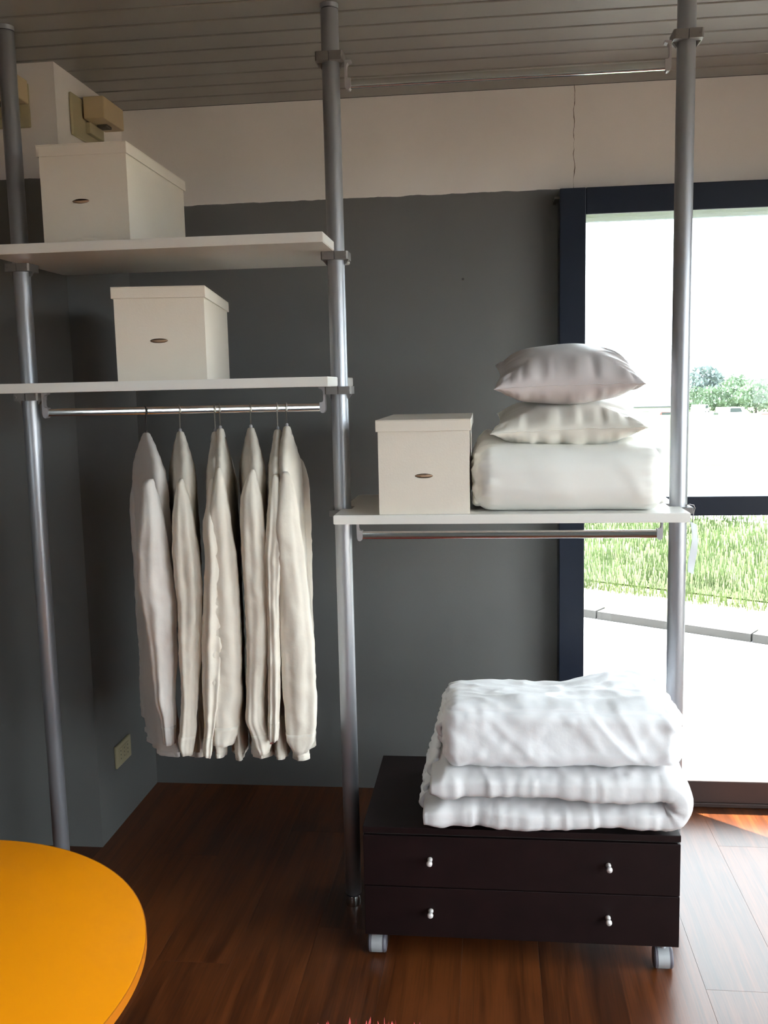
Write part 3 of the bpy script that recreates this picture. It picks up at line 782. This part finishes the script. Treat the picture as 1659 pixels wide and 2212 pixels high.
cushion('cushion', 'cream satin cushion lying directly on the folded duvet', (0.196, 2.575, 1.350), (math.radians(6), math.radians(-1.6), math.radians(-3)), 'cushion_cream', 0.190, 0.058, 3.3, 0.95, 1.15)
cushion('cushion', 'grey-mauve satin cushion on top of the pile', (0.192, 2.572, 1.470), (math.radians(10), math.radians(-0.8), math.radians(-1)), 'cushion_grey', 0.183, 0.074, 8.1, 1.0, 0.95)

# -- two duvets on the drawer unit
def lim(p):
    """keep clear of the right post"""
    return p
bdv = thing('folded_duvet', 'white duvet folded in two, lying on the dark drawer unit', 'duvet', (0.145, 2.45, 0.361), 0, 'folded duvets')
ob = (0.145, 2.45, 0.361)
def sweep_layer(path, hy, ht, n=72, seed=1.0, ycen=2.45):
    """padded layer: rounded flat section swept along an (x,z) path"""
    g = G(); rings = []
    m = len(path)
    for i, (x, z) in enumerate(path):
        a = Vector(path[max(i - 1, 0)]); b = Vector(path[min(i + 1, m - 1)]); d = (b - a).normalized(); nn = Vector((-d.y, d.x))
        ring = []
        endf = min(1.0, 0.55 + min(i, m - 1 - i) / 6.0 * 0.45)
        for k in range(n):
            an = 2 * PI * k / n
            y = hy * sgp(math.cos(an), 0.42); t = ht[i] * sgp(math.sin(an), 0.62) * endf
            # front face bulges
            dsp = 0.004 * nz(x * 12 + seed, y * 9, z * 14) + 0.0035 * ridge(x * 15 + z * 22 + seed, y * 7, z * 12 + seed) + 0.0018 * nz(x * 50 + seed, y * 30, z * 60) + 0.0020 * ridge(x * 17 - z * 18 + seed, y * 5 + x * 6, z * 10 + 3) * abs(math.cos(an)) ** 2 + 0.0014 * nz(x * 13 + seed, y * 8, z * 20)
            fy = 1 + dsp / hy * 1.4
            t += dsp * 0.7 * math.copysign(1, math.sin(an))
            ring.append((x + nn.x * t, ycen + y * fy, z + nn.y * t))
        rings.append(ring)
    return loft(rings, n)
# U path: bottom layer left->right, round the fold, upper layer right->left
path = []; ht = []
for k in range(90):
    u = k / 89; path.append((-0.172 + u * 0.572, 0.361 + 0.040 + 0.004 * math.sin(u * 9) + 0.004 * u)); ht.append(0.036 + 0.003 * math.sin(u * 7))
cxm, czm, rr_ = 0.400, 0.361 + 0.083, 0.039
for k in range(1, 20):
    a = -PI / 2 + PI * k / 20; path.append((cxm + 1.05 * rr_ * math.cos(a), czm + rr_ * math.sin(a))); ht.append(0.036)
for k in range(90):
    u = k / 89; path.append((0.400 - u * 0.555, 0.361 + 0.122 - 0.002 * math.sin(u * 8) - 0.004 * u)); ht.append(0.037 + 0.003 * math.sin(u * 6 + 1))
def keep_off_post(g):
    out = []
    for (x, y, z) in g.v:
        if y > 2.42:
            t = min(1, (y - 2.42) / 0.05); t = t * t * (3 - 2 * t)
            mx = 0.60 * (1 - t) + 0.444 * t
            if x > mx - 0.02: x = mx - 0.02 + 0.02 * math.tanh((x - mx + 0.02) / 0.06)
        out.append((x, y, z))
    g.v = out; return g
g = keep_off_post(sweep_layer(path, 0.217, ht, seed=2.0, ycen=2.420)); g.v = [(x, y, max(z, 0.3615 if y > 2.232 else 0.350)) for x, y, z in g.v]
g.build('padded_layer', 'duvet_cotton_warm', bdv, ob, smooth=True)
def frill(parent, off, xc, z0, z1, seed, yb=(2.262, 2.63), out=0.02):
    """thin rippled cloth edges peeping out at the left end"""
    g = G()
    n, m = 60, 14
    for s, th in ((0, 0.0), ):
        vs = []; fs = []
        for i in range(n + 1):
            for j in range(m + 1):
                u, v = i / n, j / m
                y = yb[0] + (yb[1] - yb[0]) * u; z = z0 + (z1 - z0) * v
                x = xc - out * math.sin(PI * min(1, max(0, v))) - 0.006 * nz(seed, y * 22, z * 30) - 0.004 * nz(seed + 4, y * 60, z * 70)
                vs.append((x, y, z))
        for i in range(n):
            for j in range(m):
                a = i * (m + 1) + j; fs.append((a, a + 1, a + m + 2, a + m + 1))
        nv = len(vs)
        vs2 = [(x + 0.012, y, z) for x, y, z in vs]
        g.add(vs + vs2, fs + [tuple(nv + q for q in f[::-1]) for f in fs] +
              [(i * (m + 1), (i + 1) * (m + 1), nv + (i + 1) * (m + 1), nv + i * (m + 1)) for i in range(n)] +
              [(i * (m + 1) + m, nv + i * (m + 1) + m, nv + (i + 1) * (m + 1) + m, (i + 1) * (m + 1) + m) for i in range(n)] +
              [(j, j + 1, nv + j + 1, nv + j)[::-1] for j in range(m)] + [(n * (m + 1) + j, n * (m + 1) + j + 1, nv + n * (m + 1) + j + 1, nv + n * (m + 1) + j) for j in range(m)])
    return g.build('frilled_edge', 'duvet_cotton', parent, off, smooth=True)
frill(bdv, ob, -0.172, 0.375, 0.425, 1.1, (2.30, 2.63), 0.018)
frill(bdv, ob, -0.160, 0.405, 0.448, 2.7, (2.32, 2.63), 0.022)
frill(bdv, ob, -0.150, 0.455, 0.512, 5.3, (2.31, 2.63), 0.016)

tdv = thing('folded_duvet', 'puffy white duvet on top of the folded white duvet', 'duvet', (0.160, 2.45, 0.520), 0, 'folded duvets')
def fn2(p, n):
    x, y, z = p
    H2 = 0.084
    top = max(0.0, z / H2)
    d = 0.006 * nz(x * 7 + 3, y * 7, z * 9) + 0.0022 * ridge(x * 11 + y * 9 + 5, y * 13, z * 8) + 0.005 * top * ridge(x * 7 - y * 6, y * 6 + x * 4, 2.2)
    d += 0.0034 * ridge(x * 18 + z * 14, y * 3, z * 5 + 11) * max(0, -n.y) + 0.002 * nz(x * 34, y * 20, z * 26)
    e = max(0.0, abs(x) / 0.29 - 0.8) / 0.2
    d += e * 0.007 * nz(y * 50, z * 50, 3 + x)
    q = Vector(p) + n * d
    # swells at the back right, lies lower at the left
    bk = max(0, min(1, (y + 0.13) / 0.25))
    q.z -= top * bk * (0.050 - 0.036 * max(0.0, min(1, (x - 0.02) / 0.12)))
    q.z -= top * 0.020 * max(0.0, (x - 0.20) / 0.088)
    # quilting seam along the upper front edge
    if y < -0.1: q += Vector((0, 0.0028, -0.0015)) * math.exp(-((z - 0.062) / 0.003) ** 2)
    if z < 0: q.z += 0.008 * (x / 0.29) * (-z / H2)
    return q
g = G(); rblock(g, (0.162, 2.412, 0.518 + 0.084), (0.288, 0.187, 0.084), (0.040, 0.060, 0.046), (110, 70, 40), fn2)
keep_off_post(g); g.build('padded_block', 'duvet_cotton', tdv, (0.160, 2.45, 0.520), smooth=True)
ot = (0.160, 2.45, 0.520)
frill(tdv, ot, -0.112, 0.575, 0.630, 7.7, (2.275, 2.54), 0.030)
frill(tdv, ot, -0.116, 0.548, 0.605, 9.1, (2.29, 2.56), 0.020)
frill(tdv, ot, -0.108, 0.600, 0.640, 4.4, (2.29, 2.42), 0.024)

# ------------------------------------------------------------------ drawer unit on casters
DX0, DX1, DY0, DY1 = -0.327, 0.446, 2.240, 2.700
du = thing('drawer_unit', 'low dark brown two-drawer unit on grey casters', 'drawers', ((DX0 + DX1) / 2, (DY0 + DY1) / 2, 0)); od = ((DX0 + DX1) / 2, (DY0 + DY1) / 2, 0)
G().box(DX0 + 0.002, DX1 - 0.002, DY0 + 0.020, DY1, 0.072, 0.3395, 0.001).build('carcass', 'wenge', du, od)
G().box(DX0, DX1, DY0 - 0.002, DY1 + 0.002, 0.344, 0.3605, 0.0012).build('top_panel', 'wenge', du, od)
G().box(DX0 + 0.004, DX1 - 0.004, DY0 + 0.006, DY1 - 0.01, 0.3395, 0.344).build('shadow_gap', 'dark_gap', du, od)
for (z0, z1, zk) in ((0.2045, 0.3375, 0.279), (0.0715, 0.2025, 0.143)):
    dr = G().box(DX0, DX1, DY0, DY0 + 0.018, z0, z1, 0.0012).build('drawer_front', 'wenge', du, od)
    for xk in (-0.160, 0.275):
        g = G().lathe([(0.0064, -0.0005), (0.0066, -0.004), (0.0050, -0.0085), (0.0034, -0.0115), (0.0036, -0.0155), (0.0062, -0.0185), (0.0074, -0.0225), (0.0070, -0.0265), (0.0048, -0.0290), (0.001, -0.0298)], (xk, DY0, zk), 20, 'y')
        g.build('knob', 'knob_metal', dr, od, smooth=True)
def caster(x, y):
    hood = G(); R = 0.0265; wd = 0.021
    # hood: half drum above the two wheels
    prof = []
    n = 14
    poly = [(y + R * 1.02 * math.cos(4.2 * k / n - 0.3), R + R * 1.02 * math.sin(4.2 * k / n - 0.3)) for k in range(n + 1)]
    hood.prism([(p[0], max(p[1], 0.004)) for p in poly], 'x', x - 0.014, x + 0.014)
    hood.lathe([(0.007, 0.045), (0.007, 0.0715)], (x, y, 0), 14)
    h = hood.build('caster', 'caster_grey', du, od, auto=35)
    for s in (-1, 1):
        a = x + s * 0.0145
        G().lathe([(R - 0.006, a - 0.0005 * s), (R, a), (R, a + s * 0.005), (R - 0.003, a + s * 0.0085), (0.008, a + s * 0.0095)], (0, y, R), 28, 'x').build('wheel', 'caster_dark', h, od, auto=40)
for cx_, cy_ in ((-0.302, 2.285), (0.413, 2.270), (-0.302, 2.655), (0.413, 2.655)): caster(cx_, cy_)

# ------------------------------------------------------------------ round yellow table
tx, ty, trr, tz = -1.126, 1.424, 0.511, 0.45
tb = thing('round_table', 'round yellow low table in the near left corner', 'table', (tx, ty, 0))
G().lathe([(trr - 0.003, tz - 0.024), (trr, tz - 0.021), (trr, tz - 0.003), (trr - 0.001, tz - 0.0008), (trr - 0.003, tz)], (0, 0, 0), 160).build('table_top', 'table_yellow', tb, auto=40)
G().lathe([(trr - 0.002, tz - 0.0225), (trr + 0.0008, tz - 0.0205), (trr + 0.0010, tz - 0.0012), (trr - 0.002, tz - 0.0006)], (0, 0, 0), 160).build('rim_shade_band', 'table_rim_shade', tb, auto=40)  # thin darker ring standing in for shade on the rim
G().lathe([(0.03, 0.022), (0.028, tz - 0.045), (0.10, tz - 0.034), (0.10, tz - 0.0245)], (0, 0, 0), 32).build('column', 'table_leg', tb, auto=40)
G().lathe([(0.235, 0.001), (0.24, 0.006), (0.235, 0.012), (0.06, 0.022), (0.03, 0.030)], (0, 0, 0), 64).build('base_plate', 'table_leg', tb, auto=40)

# ------------------------------------------------------------------ red shag rug at the viewer's feet
rcx, rcy, rrad = -0.262, 1.478, 0.475
rg_ = thing('shag_rug', 'red shaggy rug edge at the bottom of the picture', 'rug', (rcx, rcy, 0))
G().lathe([(rrad - 0.01, 0.001), (rrad, 0.004), (rrad - 0.01, 0.010), (0.01, 0.011)], (0, 0, 0), 64).build('rug_backing', 'rug_red', rg_)
g = G()
for q_ in range(9000):
    a = random.random() * 2 * PI; r_ = rrad * math.sqrt(random.random())
    x, y = r_ * math.cos(a), r_ * math.sin(a)
    h_ = 0.020 + random.random() * 0.018; dx, dy = (random.random() - 0.5) * 0.022 + x * 0.025, (random.random() - 0.5) * 0.022 + y * 0.025
    b = random.random() * 2 * PI; wx, wy = 0.0028 * math.cos(b), 0.0028 * math.sin(b)
    g.add([(x - wx, y - wy, 0.006), (x + wx, y + wy, 0.006), (x + wx + dx * .6, y + wy + dy * .6, 0.006 + h_ * .7), (x - wx + dx * .6, y - wy + dy * .6, 0.006 + h_ * .7), (x + dx, y + dy, 0.006 + h_)], [(0, 1, 2, 3), (3, 2, 4)])
pile = g.build('rug_pile', 'rug_red', rg_); pile['kind'] = 'stuff'

# ------------------------------------------------------------------ wall fittings
ol = thing('wall_socket', 'beige wall socket low on the grey pier', 'socket', (XPIER, 2.975, 0.245)); oo = (XPIER, 2.975, 0.245)
G().box(XPIER + 0.0005, XPIER + 0.009, 2.912, 3.040, 0.207, 0.284, 0.003).build('cover_plate', 'beige_plastic', ol, oo)
for yy in (2.945, 2.975, 3.005):
    m_ = G().box(XPIER + 0.0085, XPIER + 0.0105, yy - 0.012, yy + 0.012, 0.222, 0.269, 0.001).build('module', 'beige_plastic', ol, oo)
    g = G()
    for zz in (0.232, 0.2455, 0.259): g.lathe([(0.003, XPIER + 0.0100), (0.003, XPIER + 0.0108)], (0, yy, zz), 10, 'x')
    g.build('socket_holes', 'outlet_dark', m_, oo)
def device(name, label, org, face):
    """beige detector: flat back plate, bracket and projecting head; face 'x' (on the pier side) or 'y' (pier front)"""
    t = thing(name, label, 'detector', org, 0 if face == 'x' else -PI / 2, 'beige detectors under the ceiling')
    # local: +x away from the wall, y along the wall
    G().box(0.001, 0.010, -0.115, 0.112, -0.066, 0.058, 0.004).build('back_plate', 'beige_plastic', t)
    G().box(0.008, 0.026, -0.020, 0.085, -0.040, -0.006, 0.003).build('bracket', 'beige_plastic', t)
    hd = G().box(0.016, 0.082, -0.048, 0.115, -0.004, 0.062, 0.004).build('head', 'beige_device', t)
    G().box(0.030, 0.062, 0.02, 0.06, -0.012, -0.0035, 0.002).build('lens', 'outlet_dark', hd)
    return t
device('wall_detector', 'beige box-shaped detector on the white side of the pier', (XPIER, 2.985, 2.285), 'x')
device('wall_detector', 'beige detector on the pier front, half behind the left post', (-1.440, YPIL, 2.285), 'y')

# paper tag tied to the right post
tg = thing('price_tag', 'curled white paper tag tied to the right post below the shelf', 'tag', (0.500, YP, 1.14)); og = (0.500, YP, 1.14)
g = G(); n = 16; vs = []; fs = []
for sgn, th_ in ((0, 0.0), (1, 0.0008)):
    for k in range(n + 1):
        u = k / n; z = 1.088 - 0.130 * u
        bend = 0.006 * math.sin(u * 5.0)
        vs.append((0.503 + bend + 0.002 * u - th_, YP - 0.018 + 0.004 * math.sin(u * 4), z)); vs.append((0.523 + bend * 0.6 - 0.002 * u - th_, YP - 0.006 + 0.006 * math.sin(u * 6 + 1), z - 0.010))
for b0 in (0, 2 * (n + 1)):
    for k in range(n): fs.append((b0 + 2 * k, b0 + 2 * k + 1, b0 + 2 * k + 3, b0 + 2 * k + 2))
g.add(vs, fs); g.build('paper_slip', 'paper', tg, og, smooth=True)
loop = [(0.490, YP - 0.022, 1.131), (0.500, YP - 0.026, 1.1335), (0.5105, YP - 0.022, 1.131), (0.5155, YP - 0.012, 1.122), (0.514, YP - 0.008, 1.112), (0.512, YP - 0.007, 1.098), (0.511, YP - 0.009, 1.084)]
G().tube(loop, 0.0011, 8).build('cable_tie', 'alu_light', tg, og, smooth=True)

# ------------------------------------------------------------------ outdoors
GZ = -0.15
tag(G().box(-60, 60, 3.0, 14, GZ - 0.4, GZ).build('road', 'asphalt'), kind='structure')
tag(G().box(-60, 60, -60, 3.0, GZ - 0.4, GZ).build('yard', 'gravel'), kind='structure')
# kerb: from (0.0, 6.9) running right and toward the building
def kx(t): return Vector((0.615 + 1.032 * t, 6.52 - 0.674 * t + 0.03 * t * (t - 1)))
kerb = thing('kerb', 'low grey stone kerb along the road outside the window', 'kerb', (0.615, 6.52, GZ))
ok = (0.615, 6.52, GZ)
kd = Vector((1.032, -0.674)).normalized(); kn = Vector((-kd.y, kd.x))
for i in range(-14, 16):
    base = Vector((0.615, 6.52)) + kd * (i * 0.52 + 0.1)
    a = base + kd * 0.006; b = base + kd * 0.514; jj = (random.random() - 0.5) * 0.01
    g = G().prism([(a.x, a.y), (b.x, b.y), (b.x + kn.x * 0.14, b.y + kn.y * 0.14), (a.x + kn.x * 0.14, a.y + kn.y * 0.14)], 'z', GZ + 0.0005, GZ + 0.055 + jj)
    g.build('kerb_stone', 'kerb_stone', kerb, ok)
# verge and field as sloping sheets
def P3(u, v, z): q = Vector((0.615, 6.52)) + kd * u + kn * v; return (q.x, q.y, z)
g = G().add([P3(-14, 0.13, GZ + 0.045), P3(14, 0.13, GZ + 0.045), P3(14, 1.0, GZ + 0.06), P3(-14, 1.0, GZ + 0.06), P3(-14, 0.13, GZ - 0.1), P3(14, 0.13, GZ - 0.1), P3(14, 1.0, GZ - 0.1), P3(-14, 1.0, GZ - 0.1)],
            [(0, 1, 2, 3), (0, 4, 5, 1), (3, 2, 6, 7), (4, 7, 6, 5), (0, 3, 7, 4), (1, 5, 6, 2)])
tag(g.build('verge', 'verge_dry'), kind='structure')
g = G(); vs = []; fs = []
vv = [0.85, 1.2, 2, 3.5, 6, 10, 16, 26, 42, 68, 110, 140]
for v in vv:
    z = GZ + 0.055 - 3.0 * (max(0, v - 3) / 125)
    for u in (-120, -40, -14, -6, 0, 6, 14, 40, 120): vs.append(P3(u * (1 + v * 0.01), v, z + 0.02 * math.sin(u + v)))
nu = 9
for i in range(len(vv) - 1):
    for j in range(nu - 1): fs.append((i * nu + j, i * nu + j + 1, (i + 1) * nu + j + 1, (i + 1) * nu + j))
g.add(vs, fs); tag(g.build('field', 'field_green'), kind='structure')
# tall grass along the near side of the field
g = G()
for q_ in range(48000):
    v = 0.62 + (random.random() ** 1.7) * 5.5 + (0.12 * nz(q_ * 0.01, 0, 0)); u = -5 + random.random() * (10 + v * 0.9) * 1.1
    z = GZ + 0.055 - 3.0 * (max(0, v - 3) / 125)
    x, y, _ = P3(u, v, 0)
    h_ = (0.05 + random.random() * 0.15) * (1.0 if v > 1.0 else 0.5) * (1.0 - 0.6 * min(1, v / 6)); w_ = 0.0035 + 0.0008 * v
    b = random.random() * 2 * PI; lean = (random.random() - 0.5) * 0.5 * h_
    g.add([(x - w_ * math.cos(b), y - w_ * math.sin(b), z), (x + w_ * math.cos(b), y + w_ * math.sin(b), z), (x + lean, y + lean * 0.6, z + h_)], [(0, 1, 2)])
tag(g.build('tall_grass', 'grass_blade'), 'tall green grass at the edge of the field outside', 'grass', kind='stuff')

def leaf_crown(parent, off, c, rad, n, mat, seed, size):
    rnd = random.Random(seed); g = G()
    for q_ in range(n):
        d = Vector((rnd.gauss(0, 1), rnd.gauss(0, 1), rnd.gauss(0, 1))).normalized()
        k = 0.55 + 0.45 * rnd.random() ; bump = 1 + 0.28 * nz(d.x * 2.2 + seed, d.y * 2.2, d.z * 2.2)
        p = Vector((c[0] + d.x * rad[0] * k * bump, c[1] + d.y * rad[1] * k * bump, c[2] + d.z * rad[2] * k * bump))
        a = Vector((rnd.gauss(0, 1), rnd.gauss(0, 1), rnd.gauss(0, 1))).normalized(); b = a.cross(Vector((0.3, 0.5, 0.8))).normalized()
        s = size * (0.6 + rnd.random() * 0.8)
        g.add([p - a * s, p + b * s * 0.5, p + a * s, p - b * s * 0.5], [(0, 1, 2, 3)])
    return g.build('crown', mat, parent, off)
def tree(loc, h, rad, label, mat, seed):
    t = thing('tree', label, 'tree', loc, 0, 'far trees beyond the field')
    G().tube([(0, 0, -0.3), (0.05, 0, h * 0.25), (-0.05, 0, h * 0.6)], [h * 0.035, h * 0.028, h * 0.015], 8).build('trunk', 'bark', t, smooth=True)
    leaf_crown(t, (0, 0, 0), (0, 0, h * 0.56), rad, 1500, mat, seed, h * 0.055)
    return t
def at(px, py, Y):
    """world point on plane y = Y seen at photo pixel, for placing far things"""
    d = fwd + r2 * ((px - 829.5) / FPX) - u2 * ((py - 1106) / FPX)
    t = Y / d.y; return Vector((d.x * t, Y, EYE + d.z * t))
for (px, py, Y, h, rx, lab, mt, sd) in [
    (1520, 893, 168, 8.2, 3.2, 'tall bluish tree beyond the field, nearest the right post', 'tree_leaf_blue', 3),
    (1497, 893, 132, 3.6, 2.6, 'low round bush just right of the post', 'tree_leaf', 5),
    (1545, 893, 138, 4.0, 2.4, 'round green tree beyond the silver car', 'tree_leaf', 7),
    (1590, 892, 156, 5.9, 3.0, 'broad green tree behind the white van', 'tree_leaf', 9),
    (1632, 893, 131, 4.5, 2.8, 'green tree at the right edge of the window view', 'tree_leaf', 11),
    (1675, 893, 152, 5.5, 3.0, 'green tree cut by the right edge of the picture', 'tree_leaf', 13)]:
    p = at(px, py, Y); tree((p.x, p.y, p.z - 0.2), h, (rx, rx, h * 0.45), lab, mt, sd)
def car(px, py, Y, L, H, mat, label, rz, van=False):
    p = at(px, py, Y)
    t = thing('car', label, 'car', p, rz, 'parked cars beyond the field')
    prof = [(-0.5, 0.18), (0.5, 0.18), (0.5, 0.48), (0.44, 0.56), (0.30, 0.60), (0.20, 0.97), (-0.34, 1.0), (-0.46, 0.62), (-0.5, 0.5)] if not van else \
           [(-0.5, 0.14), (0.5, 0.14), (0.5, 0.45), (0.40, 0.55), (0.32, 0.98), (-0.47, 1.0), (-0.5, 0.9)]
    G().prism([(a * L, b * H) for a, b in prof], 'y', -0.85, 0.85).build('car_body', mat, t)
    G().prism([(-0.30 * L, 0.66 * H), (0.24 * L, 0.66 * H), (0.17 * L, 0.92 * H), (-0.28 * L, 0.94 * H)], 'y', -0.86, 0.86).build('side_glass', 'car_glass', t)
    for sx in (-0.3, 0.3):
        for sy in (-0.8, 0.8): G().lathe([(0.30, sy - 0.09), (0.30, sy + 0.09)], (sx * L, 0, 0.30), 16, 'y').build('wheel', 'tyre', t)
    return t
car(1580, 911, 118, 3.4, 1.75, 'car_white', 'white van parked beyond the field', 0.5, True)
car(1531, 916, 112, 2.6, 1.35, 'car_silver', 'small silver car left of the white van', 1.0)
car(1512, 898, 124, 2.4, 1.4, 'car_white', 'white car half behind the right post', 1.1)
car(1655, 918, 112, 3.4, 1.3, 'car_red', 'reddish car at the right edge of the picture', 0.3)
car(1430, 914, 115, 3.0, 1.35, 'car_red', 'reddish car seen between the cushions and the right post', 0.6)
# long low building left of the post
p = at(1300, 912, 170); hb = thing('building', 'long low white building with a grey roof beyond the field', 'building', (p.x, p.y, p.z - 0.5))
G().box(-14, 12.5, 0, 8, 0, 2.9).build('wall', 'render_white', hb)
G().prism([(-0.4, 2.9), (8.4, 2.9), (8.4, 3.1), (4, 4.6), (-0.4, 3.1)], 'x', -14.4, 12.9).build('roof', 'roof_grey', hb)
for q_ in range(8):
    G().box(-12 + q_ * 3.1, -10.6 + q_ * 3.1, -0.06, 0.02, 1.0, 2.2).build('window', 'car_glass', hb)
# hazy hillside
g = G(); vs = []; fs = []
n = 60
for i in range(n + 1):
    u = i / n; x = -500 + u * 2400; hh = 40 + 120 * max(0, min(1, (x - 250) / 420)) + 18 * nz(x * 0.006, 2, 0) + 60 * max(0, min(1, (x - 650) / 900))
    for j in range(9):
        v = j / 8; vs.append((x + 30 * nz(x * .01, v * 3, 5), 1300 + v * 500, -25 + hh * math.sin(v * PI / 2) + 6 * nz(x * .02, v * 6, 1)))
for i in range(n):
    for j in range(8): a = i * 9 + j; fs.append((a, a + 9, a + 10, a + 1))
g.add(vs, fs); tag(g.build('hillside', 'hill_haze', smooth=True), kind='structure')
# far land between field and hill
g = G().add([(-900, 120, -3.4), (1500, 120, -3.4), (2400, 1500, -26), (-1500, 1500, -26)], [(0, 1, 2, 3)]); tag(g.build('far_land', 'field_green'), kind='structure')
